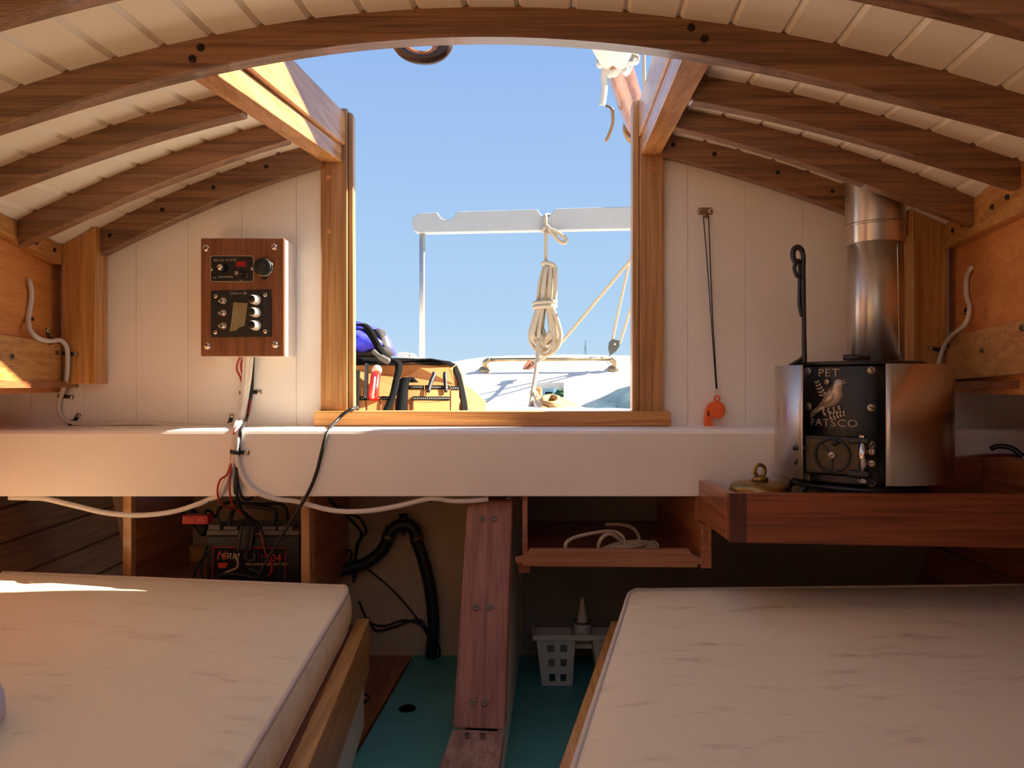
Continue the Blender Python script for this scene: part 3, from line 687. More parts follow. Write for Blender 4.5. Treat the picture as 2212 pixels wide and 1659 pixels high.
# ================================================================== stove tray and shelf
tray = thing('stove_tray', 'open mahogany tray bracketed to the cross beam under the stove', 'tray', V(.7, 1.45, -.29))
TF = 1.37; xtl = xpx(1575, TF); xbl = .403
obj('front_board', prism(N(), L((1575, 1066, TF), (2480, 1068, TF), (2480, 1190, TF), (1577, 1172, TF)), (0, .018, 0)), M_MAHX, tray, False, .0015)
obj('corner_cap', prism(N(), L((1575, 1066, TF - .0012), (1613, 1066, TF - .0012), (1613, 1173, TF - .0012), (1577, 1172, TF - .0012)), (0, .001, 0)), wood('dark_end_grain', (70, 34, 26), (92, 48, 36), 'z', 2, .45, .3), tray)
obj('side_board', hexa(N(), [V(xtl, TF + .0185, -.292), V(xtl + .018, TF + .0185, -.292), V(xbl + .018, 1.598, -.292), V(xbl, 1.598, -.292), V(xtl, TF + .0185, -.2028), V(xtl + .018, TF + .0185, -.2028), V(xbl + .018, 1.598, -.208), V(xbl, 1.598, -.208)]), M_MAHY, tray, False, .0015)
obj('bottom_board', prism(N(), [V(xtl + .019, TF + .019, -.245), V(1.19, TF + .019, -.245), V(1.19, 1.597, -.245), V(xbl + .019, 1.597, -.245)], (0, 0, .012)), M_MAHX, tray)
endp = [(1.580, -.232), (1.580, -.158), (1.50, -.148), (1.44, -.152), (1.425, -.168), (1.415, -.195), (1.39, -.205), (1.39, -.232)]
obj('back_board', prism(N(), [V(.86, 1.582, -.232), V(1.19, 1.582, -.232), V(1.19, 1.582, -.150), V(1.02, 1.582, -.150), V(.92, 1.582, -.160), V(.86, 1.582, -.172)], (0, .015, 0)), M_MAHX, tray, False, .001)
obj('end_board', prism(N(), [V(1.005, y, z) for y, z in endp], (.016, 0, 0)), M_MAHY, tray, False, .002)
br = thing('shelf_unit', 'cherry fiddled shelf hung under the cross beam beside the trunk', 'shelf', V(.2, 1.6, -.38))
obj('fiddle', prism(N(), L((1145, 1187, 1.56), (1489, 1187, 1.56), (1496, 1199, 1.56), (1511, 1204, 1.56), (1523, 1207, 1.56), (1524, 1218, 1.56), (1508, 1219, 1.56), (1506, 1226, 1.56), (1130, 1224, 1.56), (1128, 1217, 1.56), (1114, 1216, 1.56), (1113, 1206, 1.56), (1130, 1203, 1.56), (1140, 1197, 1.56)), (0, .016, 0)), M_PALEX, br, False, .001)
obj('shelf_board', prism(N(), [V(.012, 1.577, -.388), V(.397, 1.577, -.388), V(.397, 2.03, -.388), V(.045, 2.03, -.388)], (0, 0, .012)), M_MAHX, br)
obj('upright', prism(N(), [V(.398, 1.605, -.245), V(.398, 2.03, -.245), V(.398, 2.03, -.388), V(.398, 1.555, -.388), V(.398, 1.555, -.295), V(.398, 1.605, -.295)], (.022, 0, 0)), M_MAHY, br, False, .001)
obj('upright', prism(N(), [V(.0225, 1.64, -.245), V(.0225, 1.75, -.245), V(.0225, 1.75, -.3755), V(.0225, 1.578, -.3755), V(.0225, 1.578, -.368), V(.0225, 1.62, -.345)], (.012, 0, 0)), M_MAHY, br, False, .001)
obj('cleat', prism(N(), [V(.014, 1.577, -.4025), V(.038, 1.577, -.4025), V(.038, 1.64, -.4025), V(.014, 1.64, -.4025)], (0, 0, .014)), M_MAHX, br)
# rope on the shelf
rp_ = thing('rope_hank', 'cream rope hank with dark flecks lying loose on the shelf', 'rope', F(1320, 1187, 1.62))
R = lambda *p: smooth_path(L(*p), 6)
obj('strand', tube(N(), L((1222, 1187, 1.60), (1224, 1172, 1.60), (1245, 1160, 1.62), (1290, 1150, 1.64), (1325, 1148, 1.66), (1345, 1160, 1.66), (1350, 1182, 1.66)), .0042, 8), M_ROPE, rp_, True)
obj('strand', tube(N(), L((1292, 1184, 1.63), (1298, 1165, 1.63), (1315, 1153, 1.64), (1332, 1160, 1.65), (1350, 1176, 1.66), (1375, 1186, 1.66)), .0045, 8), M_ROPE, rp_, True)
obj('strand', tube(N(), L((1308, 1133, 1.78), (1340, 1133, 1.78), (1365, 1140, 1.76), (1378, 1155, 1.74), (1382, 1176, 1.72)), .0042, 8), M_ROPE, rp_, True)
for k in range(7):
    a = random.uniform(-6, 6); z = random.uniform(0, 4)
    obj('strand', tube(N(), L((1300 + k * 6, 1186, 1.64), (1330 + k * 9, 1172 + z + k, 1.66), (1362 + k * 8, 1168 + z, 1.67 + .004 * k), (1400 + a + k * 3, 1170 + k * 2, 1.68), (1375 + a, 1184, 1.67)), .0034, 6, k=4), M_ROPE, rp_, True)

# ================================================================== wood stove
SCX, SCY, SR = .705, 1.51, .112
stove = thing('stove', 'small black cast iron wood stove with steel heat shield in the tray', 'stove', V(SCX, SCY, -.233))
SAX = V(SCX, SCY, 0)
def sdir(th): return Vector((math.sin(th), -math.cos(th), 0))
def cyl(px, py, r=SR):                                     # pixel to a point on the stove drum
    lo, hi = -1.75, 1.3
    f = lambda th: CX + FPX * (SCX + r * math.sin(th)) / (SCY - r * math.cos(th))
    # visible front: px rises with angle between the two silhouettes
    a = [lo + (hi - lo) * i / 200 for i in range(201)]; v = [f(t) for t in a]; i0 = v.index(min(v)); i1 = v.index(max(v))
    lo, hi = a[i0], a[i1]
    for _ in range(40):
        m = (lo + hi) / 2
        if f(m) < px: lo = m
        else: hi = m
    d = SCY - r * math.cos(lo); return lo, (CY - py) / FPX * d
def cp(th, z, r): return Vector((SCX, SCY, z + ZO)) + sdir(th) * r
TZ, BZ = .036, -.205
bm = N(); lathe(bm, [(SR, BZ), (SR, TZ)], SAX, (0, 0, 1), 64); obj('drum', bm, M_IRON, stove, True).modifiers.new('bevel', 'BEVEL').width = .002
bm = N(); lathe(bm, [(.0, TZ + .0005), (.118, TZ + .0005), (.124, TZ + .002), (.124, TZ + .006), (.12, TZ + .008), (0, TZ + .009)], SAX, (0, 0, 1), 64); obj('top_plate', bm, M_IRON, stove)
bm = N(); lathe(bm, [(SR + .002, BZ - .001), (SR + .012, BZ - .001), (SR + .014, BZ + .006), (SR + .004, BZ + .012)], SAX, (0, 0, 1), 48); obj('base_ring', bm, M_IRON, stove, True)
th0 = math.radians(-34)
def curved_plate(bm, ta, tb, za, zb, r0, r1, n=16):
    rings = []
    for i in range(n + 1):
        t = ta + (tb - ta) * i / n; rings.append([bm.verts.new(p) for p in (cp(t, za, r0), cp(t, za, r1), cp(t, zb, r1), cp(t, zb, r0))])
    for A, B in zip(rings, rings[1:]):
        for j in range(4): bm.faces.new((A[j], A[(j + 1) % 4], B[(j + 1) % 4], B[j]))
    bm.faces.new(rings[0]); bm.faces.new(rings[-1][::-1]); return bm
tR = cyl(1898, 900)[0]
obj('front_plate', curved_plate(N(), cyl(1741, 900)[0], tR, BZ + .014, TZ - .001, SR + .0003, SR + .0035, 24), M_IRON, stove, True, .0012)
SR2 = SR + .0035
for py in (800, 881, 961, 1043):
    t, z = cyl(1882, py, SR2); screw(SC_STOVE, cp(t, z, SR2), sdir(t), stove)
    t2_ = cyl(1748, py, SR2)[0]; screw(SC_STOVE, cp(t2_, z, SR2), sdir(t2_), stove)
t, z = cyl(1788, 825, SR2); screw(SC_STOVE, cp(t, z, SR2 + .003), sdir(t), stove, s=.7)
# steel heat shield: two leaves round the drum
SH = .170
def shield(ta, tb, r): return obj('heat_shield', curved_plate(N(), ta, tb, -.185, .037, r, r + .0015, 40), M_STEEL, stove, True)
SHL = .158
shield(math.radians(-9), math.radians(118), SH); shield(math.radians(-205), math.radians(-62), SHL)
for ta in (20, 80, 110, -110, -150):                       # spacers hold the leaves off the drum
    t = math.radians(ta)
    for z in (-.15, -.01): obj('spacer', tube(N(), [cp(t, z, SR + .001), cp(t, z, SH if ta > 0 else SHL)], .004, 8), M_IRON, stove, True)
# legs
for a in (-75, -10, 50, 120, 190, 250):
    t = math.radians(a)
    obj('leg', tube(N(), [cp(t, BZ + .004, SR - .002), cp(t, BZ - .004, SR + .014), cp(t, BZ - .016, SR + .020), cp(t, -.227, SR + .023)], [.007, .006, .006, .008], 8), M_IRON, stove, True)
# door with draught wheel
td = math.radians(-36); dirn = sdir(td); right = Vector((math.cos(td), math.sin(td), 0)); up = Vector((0, 0, 1))
tc_, zc_ = cyl(1790, 984, SR + .014); dc = Vector((SCX, SCY, zc_ + ZO)) + dirn * (SR + .010)
off = right * (math.sin(tc_ - td) * SR * .6)
dc = dc + off
def dbox(bm, u0, u1, v0, v1, h0, h1):
    q = [dc + right * u + up * v + dirn * h for h in (h0, h1) for u, v in ((u0, v0), (u1, v0), (u1, v1), (u0, v1))]
    return hexa(bm, q)
dr = obj('door', dbox(N(), -.058, .054, -.036, .038, -.022, .006), M_IRON, stove, False, .003)
obj('door_face', dbox(N(), -.053, .046, -.030, .032, .0062, .0085), M_IRONB, dr, False, .002)
wc = dc + right * -.004 + up * .002
bm = N(); tube(bm, [wc + right * .031 * math.cos(a) + up * .031 * math.sin(a) + dirn * .0125 for a in [2 * PI * i / 28 for i in range(28)]], .0026, 8, True, sm=False); obj('draft_ring', bm, M_IRON, dr, True)
bm = N()
for a in (math.radians(140), math.radians(-100)):
    hexa(bm, [wc + right * (r * math.cos(a + e_)) + up * (r * math.sin(a + e_)) + dirn * h for h in (.009, .0125) for r, e_ in ((.004, -.35), (.029, -.16), (.029, .16), (.004, .35))])
obj('draft_vane', bm, M_IRON, dr)
screw(SC_STOVE, wc + dirn * .0125, dirn, dr, s=.9)
obj('draft_stud', tube(N(), [wc + right * .006 + up * .024 + dirn * .010, wc + right * .006 + up * .024 + dirn * .018], .006, 10), M_IRON, dr, True)
hx_ = .050
obj('hinge_barrel', tube(N(), [dc + right * hx_ + up * -.026 + dirn * .012, dc + right * hx_ + up * .030 + dirn * .012], .0075, 14), M_CHROME, dr, True)
for v in (-.030, .032): obj('hinge_knuckle', dbox(N(), hx_ - .026, hx_ + .013, v - .006, v + .006, .005, .020), M_IRON, dr, False, .004)
bm = N(); lathe(bm, [(.009, 0), (.009, .006), (.006, .009), (0, .010)], dc + right * hx_ + up * -.046 + dirn * .012, (0, 0, 1), 6); obj('hinge_nut', bm, M_CHROME, dr)
bm = N(); lathe(bm, [(.007, 0), (.007, .004), (0, .007)], dc + right * hx_ + up * .038 + dirn * .012, (0, 0, 1), 10); obj('hinge_nut', bm, M_CHROME, dr)
for v in (.012, -.010): screw(SC_STOVE, dc + right * (hx_ + .014) + up * v + dirn * .006, dirn, dr, s=.85)
obj('latch', tube(N(), [dc + right * -.052 + up * .012 + dirn * .010, dc + right * -.066 + up * .013 + dirn * .012, dc + right * -.074 + up * .011 + dirn * .006], [.005, .006, .004], 8), M_IRON, dr, True)
obj('latch', tube(N(), [dc + right * -.056 + up * -.010 + dirn * .006, dc + right * -.066 + up * -.012 + dirn * .012, dc + right * -.071 + up * -.020 + dirn * .008], [.006, .005, .003], 8), M_IRON, dr, True)
obj('ash_sill', curved_plate(N(), td - .55, td + .42, BZ + .015, BZ + .030, SR2 + .0002, SR2 + .012, 10), M_IRON, stove, False, .002)
# cast lettering and bird, wrapped on the drum
def wrap(me, tmid, z, r):
    for v in me.vertices:
        u, w_, h = v.co; v.co = cp(tmid + u / r, z + w_, r + h)
    return me
def cyl_text(s, px, py, size, mat, ext=.0012, space=1.0, wide=1.0):
    t, z = cyl(px, py, SR2); me = text_mesh(s, size, ext, space)
    if wide != 1: me.transform(Matrix.Scale(wide, 4, (1, 0, 0)))
    put('lettering', wrap(me, t, z, SR2 + .0003), mat, stove)
M_LETT = plain('pale_cast_lettering', (178, 160, 136), .45)  # highlights on the cast letters are put into this pale colour
cyl_text('PET', 1790, 806, .022, M_LETT, .0016, 1.1, 1.15)
cyl_text('FATSCO', 1797, 914, .020, M_LETT, .0016, 1.15, 1.15)
cyl_text('MFD', 1754, 915, .011, M_IRON, .0012); cyl_text('BY', 1844, 915, .011, M_IRON, .0012)
cyl_text('BENTON HARBOR, MICH.', 1799, 932, .0115, M_IRON, .0012, 1.0, 1.1)
def relief(poly, h, n=1):                                  # raised outline, pixels on the drum
    bm = N(); c = (sum(p[0] for p in poly) / len(poly), sum(p[1] for p in poly) / len(poly))
    def at(px, py, hh):
        t, z = cyl(px, py, SR2); return cp(t, z, SR2 + hh)
    o_ = [bm.verts.new(at(px, py, .0002)) for px, py in poly]
    i_ = [bm.verts.new(at(px + (c[0] - px) * .25, py + (c[1] - py) * .25, h)) for px, py in poly]
    j_ = [bm.verts.new(at(px + (c[0] - px) * .6, py + (c[1] - py) * .6, h * 1.35)) for px, py in poly]
    k_ = bm.verts.new(at(c[0], c[1], h * 1.45)); m = len(poly)
    for a, b in ((o_, i_), (i_, j_)):
        for q in range(m): bm.faces.new((a[q], a[(q + 1) % m], b[(q + 1) % m], b[q]))
    for q in range(m): bm.faces.new((j_[q], j_[(q + 1) % m], k_))
    return bm
bird = obj('bird_emblem', relief([(1764, 880), (1775, 866), (1783, 850), (1793, 838), (1802, 830), (1803, 823), (1809, 819), (1817, 820), (1821, 825), (1821, 832), (1818, 843), (1821, 852), (1816, 864), (1806, 873), (1793, 879), (1778, 882), (1768, 886)], .0045), M_SILVERP, stove, True)
obj('tail', relief([(1774, 876), (1783, 880), (1771, 889), (1760, 897), (1752, 903), (1749, 899), (1751, 889), (1760, 882)], .003), M_SILVERP, bird, True)
obj('wing', relief([(1773, 877), (1784, 860), (1794, 848), (1804, 844), (1809, 850), (1806, 862), (1796, 871), (1784, 877)], .0072), M_SILVERP, bird, True)
for pts in (((1819, 826), (1831, 819)), ((1819, 829), (1832, 826))):
    obj('beak', tube(N(), [cp(*cyl(*p, SR2), SR2 + .0025) for p in pts], [.0016, .0006], 6), M_SILVERP, bird, True)
fern = []
def frond(base, tip, k, l):
    for i in range(k):
        f_ = (i + .5) / k; bx, by = base[0] + (tip[0] - base[0]) * f_, base[1] + (tip[1] - base[1]) * f_
        dx, dy = tip[0] - base[0], tip[1] - base[1]; ll = math.hypot(dx, dy); dx, dy = dx / ll, dy / ll
        s = l * (1 - .5 * f_)
        for sg in (-1, 1):
            ex, ey = bx + (dx * .5 - sg * dy * .9) * s, by + (dy * .5 + sg * dx * .9) * s
            fern.append(((bx, by), (ex, ey)))
frond((1781, 858), (1766, 823), 5, 10); frond((1790, 900), (1826, 893), 5, 12); frond((1774, 893), (1818, 880), 4, 9)
for a, b in fern:
    bm = N(); tube(bm, [cp(*cyl(*a, SR2), SR2 + .001), cp(*cyl((a[0] + b[0]) / 2, (a[1] + b[1]) / 2, SR2), SR2 + .0028), cp(*cyl(*b, SR2), SR2 + .0012)], [.0022, .0024, .0008], 6, k=3)
    obj('fern_leaf', bm, M_SILVERP, bird, True)
obj('lid_knob', tube(N(), [V(SCX - .075, SCY - .105, TZ + .0145), V(SCX - .03, SCY - .115, TZ + .014)], [.006, .0045], 8), M_IRON, stove, True)
# flue pipe
flue = thing('flue_pipe', 'polished stainless flue pipe rising from stove through the roof', 'flue', V(.7845, 1.60, .048))
FX, FY = .7845, 1.597
bm = N(); lathe(bm, [(.0565, .0476), (.0555, .3)], V(FX, FY, 0), (0, 0, 1), 64); obj('pipe', bm, M_STEEL, flue, True)
bm = N(); lathe(bm, [(.0585, .300), (.0595, .302), (.0605, .52)], V(FX, FY, 0), (0, 0, 1), 64); obj('sleeve', bm, M_STEEL, flue, True)
bm = N(); lathe(bm, [(.0610, .338), (.0612, .341), (.0610, .344)], V(FX, FY, 0), (0, 0, 1), 64); obj('sleeve_ring', bm, M_STEEL, flue, True)
obj('seam', tube(N(), [cp2 for cp2 in (V(FX + .0256, FY - .0500, .049), V(FX + .0235, FY - .0505, .18), V(FX + .021, FY - .0515, .299))], .0009, 6), M_CHROME, flue, True)
# lid lifter standing on the stove
lf = thing('lid_lifter', 'black iron stove lid lifter with looped handle standing on stove', 'lifter', F(1726, 786, 1.46))
q = 1.46
obj('shaft', tube(N(), L((1738, 785, q), (1737, 740, q), (1736, 660, q), (1735, 585, q), (1735, 552, q), (1730, 538, q), (1722, 534, q), (1714, 541, q), (1713, 556, q), (1719, 566, q)), [.0052, .0048, .0048, .0050, .0056, .0056, .0056, .0056, .005], 8), M_IRON, lf, True)
obj('hook', tube(N(), L((1722, 562, q + .004), (1727, 575, q + .004), (1727, 620, q + .004), (1727, 660, q + .003), (1732, 684, q)), [.0045, .004, .004, .004, .003], 8), M_IRON, lf, True)
obj('hook', tube(N(), L((1728, 562, q - .002), (1719, 568, q - .002), (1716, 580, q - .002), (1720, 594, q - .002), (1727, 598, q - .002)), .004, 8), M_IRON, lf, True)
obj('foot', prism(N(), L((1706, 788, q + .02), (1716, 783, q + .02), (1730, 774, q), (1737, 766, q), (1742, 766, q), (1742, 789, q), (1706, 790, q + .01)), (0, .012, 0)), M_IRON, lf, False, .002)
# brass lid
bl_ = thing('brass_lid', 'brass domed lid with ring handle lying in tray left of stove', 'lid', V(.505, 1.45, -.23))
cb = V(.487, 1.452, -.2325)
bm = N(); lathe(bm, [(.052, 0), (.058, .004), (.058, .030), (.054, .036), (.040, .040), (.020, .042), (0, .043)], cb, (0, 0, 1), 40); obj('dome', bm, M_BRASS, bl_, True)
bm = N(); lathe(bm, [(.016, .0425), (.016, .048), (.010, .052), (0, .053)], cb, (0, 0, 1), 24); obj('boss', bm, M_BRASS, bl_, True)
bm = N(); tube(bm, [cb + Vector((.010 * math.cos(a), 0, .062 + .012 * math.sin(a))) for a in [2 * PI * i / 20 for i in range(20)]], .0036, 8, True, sm=False); obj('ring_handle', bm, M_BRASS, bl_, True)
# pale pot at the right edge behind the tray end
pot = thing('pot', 'rounded white pot with dark handle at far right behind the tray end', 'pot', V(1.10, 1.53, -.233))
bm = N(); lathe(bm, [(.045, 0), (.065, .012), (.078, .04), (.076, .07), (.058, .095), (.03, .106), (0, .108)], V(1.105, 1.49, -.2325), (0, 0, 1), 28); obj('body', bm, M_BASKET, pot, True)
obj('handle', tube(N(), [V(1.045, 1.51, -.150), V(1.03, 1.525, -.132), V(1.012, 1.54, -.130), V(1.0, 1.545, -.136)], .0055, 8), M_BLACKP, pot, True)

# ================================================================== switch panel box on the left bulkhead
DB = 1.668
pb = thing('switch_panel', 'varnished switch panel box with bilge pump switch on the left bulkhead', 'switch panel', F(525, 769, 1.71))
bx0, bx1, bz0, bz1 = xpx(433, DB), xpx(613, DB), zpx(769, DB), zpx(515, DB)
obj('box', prism(N(), [V(bx0 + .002, DB + .012, bz0), V(bx1, DB + .012, bz0), V(bx1, DB + .012, bz1), V(bx0 + .002, DB + .012, bz1)], (0, 1.7515 - DB - .012, 0)), M_WHITE, pb, False, .001)
obj('face_board', prism(N(), [V(bx0, DB, bz0 - .001), V(bx1 + .001, DB, bz0 - .001), V(bx1 + .001, DB, bz1 + .001), V(bx0, DB, bz1 + .001)], (0, .0118, 0)), M_FACE, pb, False, .003)
for px, py in ((445, 536), (592, 533), (447, 747), (594, 744)):
    bm = N(); lathe(bm, [(.0082, 0), (.0082, .001), (.006, .0025), (0, .0025)], F(px, py, DB), (0, -1, 0), 18); obj('washer', bm, M_CHROME, pb, True)
    screw(SC_STEEL, F(px, py, DB - .0024), (0, -1, 0), pb, s=.75)
def rrect(x0, x1, y0, y1, r, d):
    out = []
    for cx_, cy_, a0 in ((x1 - r, y1 - r, 0), (x0 + r, y1 - r, 90), (x0 + r, y0 + r, 180), (x1 - r, y0 + r, 270)):
        for k in range(4):
            a = math.radians(a0 + 30 * k); out.append(F(cx_ + r * math.cos(a), cy_ + r * math.sin(a), d))
    return out
pp_ = obj('pump_plate', prism(N(), rrect(454, 548, 552, 609, 5, DB - .0012), (0, .001, 0)), M_PRINT, pb)
obj('plate_face', prism(N(), rrect(455.6, 546.4, 553.6, 607.4, 4, DB - .0016), (0, .0003, 0)), M_BLACKP, pp_)
t_ = DB - .0022
text('BILGE PUMP', .0085, F(486, 562, t_), M_PRINT, pp_, ext=.0002, space=1.05, wide=1.1)
text('rule', .006, F(463, 600, t_), M_PRINT, pp_, ext=.0002)
obj('wave_mark', tube(N(), [F(472 + i * 2.1, 598 + 1.2 * math.sin(i * 1.9), t_) for i in range(16)], .0011, 6, k=3), M_PRINT, pp_, True)
text('OFF', .0045, F(521, 606, t_), M_PRINT, pp_, ext=.0002)
text('AUTO', .004, F(533, 595, t_), M_PRINT, pp_, x=(0, 0, -1), y=(1, 0, 0), ext=.0002)
obj('display', prism(N(), L((509, 564, t_), (532, 564, t_), (532, 576, t_), (509, 576, t_)), (0, .0006, 0)), M_REDLCD, pp_)
text('OFF', .0075, F(520.5, 570, t_ - .0002), M_BATRED, pp_, ext=.0002)
bm = N(); lathe(bm, [(.0105, 0), (.0105, .006), (.0085, .013), (.0085, .017), (0, .018)], F(482, 580, DB - .0016), (0, -1, 0), 20); kb = obj('fuse_knob', bm, M_BLACKP, pp_, True)
bm = N(); lathe(bm, [(.0068, .0182), (.0062, .0195), (0, .0196)], F(482, 580, DB - .0016), (0, -1, 0), 16); obj('knob_cap', bm, M_CHROME, pp_, True)
for px, py in ((457, 582), (544, 580)): screw(SC_STEEL, F(px, py, DB - .0016), (0, -1, 0), pp_, s=.45)
def toggle(px, py, d, par, mat, lever=M_CHROME, lx=-10):
    bm = N(); lathe(bm, [(.0085, 0), (.0085, .003)], F(px, py, d), (0, -1, 0), 6); t0 = obj('toggle_switch', bm, mat, par)
    bm = N(); lathe(bm, [(.005, .003), (.005, .008), (.003, .0095)], F(px, py, d), (0, -1, 0), 12); obj('bushing', bm, mat, t0, True) if par is pb else obj('bushing', bm, mat, par, True)
    obj('lever', tube(N(), [F(px, py, d - .006), F(px + lx * .6, py, d - .014), F(px + lx, py, d - .019)], [.002, .0026, .0034], 8), lever, t0 if par is pb else par, True)
toggle(521, 591, DB - .0016, pp_, M_BLACKP, M_BLACKP, 3)
obj('toggle_tip', prism(N(), L((507, 586, DB - .012), (515, 586, DB - .012), (514, 594, DB - .012), (506, 594, DB - .012)), (0, .004, 0)), M_CHROME, pp_)
bm = N(); lathe(bm, [(.021, 0), (.021, .004), (.0195, .0045), (.0195, .009), (.018, .0105), (0, .0107)], F(569.5, 577, DB), (0, -1, 0), 36); cap = obj('socket_cap', bm, M_BLACKR, pb, True)
bm = N(); tube(bm, [F(569.5, 577, DB - .0065) + Vector((.0200 * math.cos(a), 0, .0200 * math.sin(a))) for a in [2 * PI * i / 36 for i in range(36)]], .0008, 6, True, sm=False); obj('cap_rim', bm, M_CHROME, cap, True)
text('12V', .008, F(567, 574, DB - .0108), M_GREYP, cap, ext=.0003)
obj('cap_hinge', fbox(N(), 565, 575, 596, 603, DB - .004, .0035), M_BLACKP, cap, False, .001)
sp_ = obj('switch_plate', prism(N(), L((455, 628, DB - .0035), (585, 625, DB - .0035), (586, 727, DB - .0035), (455, 729, DB - .0035)), (0, .0032, 0)), M_BLACKP, pb, False, .0012)
text('ON', .0095, F(504, 634, DB - .0042), M_PRINT, sp_, ext=.0002)
obj('arrow_mark', tube(N(), L((511, 634, DB - .0042), (533, 633, DB - .0042)), .0006, 4), M_PRINT, sp_)
for dy in (-4, 4): obj('arrow_mark', tube(N(), L((526, 633.5 + dy, DB - .0042), (533.5, 633, DB - .0042)), .0006, 4), M_PRINT, sp_)
for px, py in ((466, 640), (573, 637), (465, 718), (573, 716)): screw(SC_STEEL, F(px, py, DB - .0035), (0, -1, 0), sp_, s=.62)
for py in (650, 676, 704): toggle(483, py, DB - .0036, pb, M_CHROME)
for py in (648, 675, 703):
    bm = N(); lathe(bm, [(.0118, 0), (.0118, .005), (.0105, .006), (.0095, .018), (.0085, .020)], F(554, py, DB - .0036), (-.22, -1, 0), 22); fc = obj('fuse_holder', bm, M_FUSE, pb, True)
    bm = N(); lathe(bm, [(.0084, .0201), (.0080, .0206), (0, .0207)], F(554, py, DB - .0036), (-.22, -1, 0), 18); obj('fuse_cap', bm, M_BLACKP, fc, True)
obj('tape', prism(N(), L((504, 653, DB - .0046), (535, 655, DB - .0046), (528, 704, DB - .0046), (517, 707, DB - .0046), (511, 713, DB - .0046), (496, 716, DB - .0046), (500, 690, DB - .0046)), (0, .0006, 0)), M_TAPE, sp_)

# ================================================================== cables
def cable(label, pts, r, mat, name='cable', cat='cable', n=8, flat=1.0, group=None):
    o = obj(name, tube(N(), L(*pts), r, n, flat=flat), mat, None, True); return tag(o, label, cat, group)
def wl(px, off=-.014):                                      # distance where a pixel column meets the left cabin side
    k = (px - CX) / FPX; return (-1.04 + .15 * 1.7 + off) / (k + .15)
def wr(px, off=-.014):
    k = (px - CX) / FPX; return (1.0 - .28 * 1.7 - off) / (k - .28)
cable('white cable snaking down the left cabin side to the cross beam', [(57, 600, wl(57, -.028)), (64, 610, wl(64)), (68, 640, wl(68)), (61, 688, wl(61)), (66, 715, wl(66, 0)), (85, 732, wl(85, .012)), (108, 737, wl(108, .012)), (130, 735, wl(130, .012)), (144, 750, 1.690), (146, 780, 1.693), (143, 820, 1.695), (134, 850, 1.735), (127, 875, 1.744), (133, 900, 1.745), (156, 913, 1.745), (210, 916, 1.745), (300, 914, 1.745), (400, 919, 1.745), (470, 921, 1.745), (500, 917, 1.74), (512, 911, 1.735)], .0052, M_CABLE)
cable('grey white cable curling down the right cabin side behind stove', [(2105, 575, wr(2105, -.028)), (2097, 580, wr(2097)), (2088, 602, wr(2088)), (2088, 640, wr(2088)), (2095, 666, wr(2095)), (2085, 700, wr(2085, 0)), (2055, 726, wr(2055, .012)), (2040, 748, 1.677), (2030, 775, 1.690), (2025, 805, 1.690), (2030, 828, 1.697), (2050, 838, 1.73), (2090, 840, 1.744), (2125, 836, 1.744)], .0050, M_CABLE)
cable('thick white cable from switch panel curving right under the beam', [(543, 770, 1.725), (538, 820, 1.73), (531, 862, 1.73), (521, 905, 1.70), (517, 922, 1.62), (514, 940, 1.592), (512, 975, 1.592), (515, 1005, 1.592), (524, 1030, 1.592), (540, 1052, 1.592), (565, 1068, 1.593), (600, 1078, 1.605), (640, 1083, 1.612), (700, 1099, 1.612), (745, 1105, 1.612), (800, 1103, 1.612), (860, 1093, 1.612), (930, 1077, 1.612), (975, 1082, 1.612), (1015, 1082, 1.612), (1055, 1078, 1.615)], .0058, M_CABLE)
cable('thick white cable from switch panel curving left under the beam', [(530, 770, 1.725), (527, 820, 1.732), (523, 862, 1.732), (514, 905, 1.70), (509, 922, 1.62), (507, 940, 1.592), (505, 985, 1.592), (498, 1015, 1.592), (486, 1045, 1.592), (474, 1070, 1.596), (455, 1077, 1.612), (425, 1090, 1.612), (370, 1106, 1.612), (300, 1113, 1.612), (230, 1108, 1.612), (160, 1092, 1.612), (100, 1078, 1.612), (65, 1076, 1.612), (20, 1075, 1.612)], .0058, M_CABLE)
cable('white cable with lit edge beside its twin below switch panel', [(536, 770, 1.722), (532, 820, 1.728), (526, 870, 1.726), (516, 915, 1.69)], .0055, M_CABLE)
cable('red wire looping out left under the switch panel', [(520, 769, 1.73), (513, 785, 1.735), (512, 800, 1.74), (520, 817, 1.74), (526, 850, 1.74), (521, 900, 1.722), (508, 925, 1.60), (503, 960, 1.592), (498, 1000, 1.59), (490, 1025, 1.585), (476, 1036, 1.584), (470, 1055, 1.585), (471, 1073, 1.59), (478, 1088, 1.63), (490, 1097, 1.67), (508, 1096, 1.69)], .0022, M_REDW, 'wire', 'wire')
cable('short red wire bowed close beside the switch panel cables', [(528, 769, 1.732), (521, 785, 1.738), (522, 802, 1.738), (527, 818, 1.738)], .002, M_REDW, 'wire', 'wire')
cable('red wire peeping out right of the cables below clip', [(541, 850, 1.742), (541, 870, 1.742), (537, 890, 1.742), (530, 908, 1.73)], .002, M_REDW, 'wire', 'wire')
cable('red wire dropping from cable bundle across the battery', [(500, 1000, 1.588), (496, 1040, 1.586), (497, 1070, 1.59), (503, 1090, 1.64), (520, 1108, 1.68), (545, 1128, 1.70), (562, 1150, 1.70), (570, 1180, 1.70), (576, 1200, 1.70), (588, 1225, 1.70), (580, 1245, 1.70)], .0022, M_REDW, 'wire', 'wire')
cable('dark wire running down right side of the cable bundle', [(547, 770, 1.735), (546, 800, 1.742), (543, 850, 1.742), (534, 900, 1.735), (522, 925, 1.60), (518, 950, 1.592), (512, 1010, 1.592), (508, 1050, 1.59), (512, 1080, 1.62), (525, 1105, 1.66), (548, 1125, 1.69), (566, 1150, 1.695), (577, 1195, 1.695)], .0036, M_BLACKR, 'wire', 'wire')
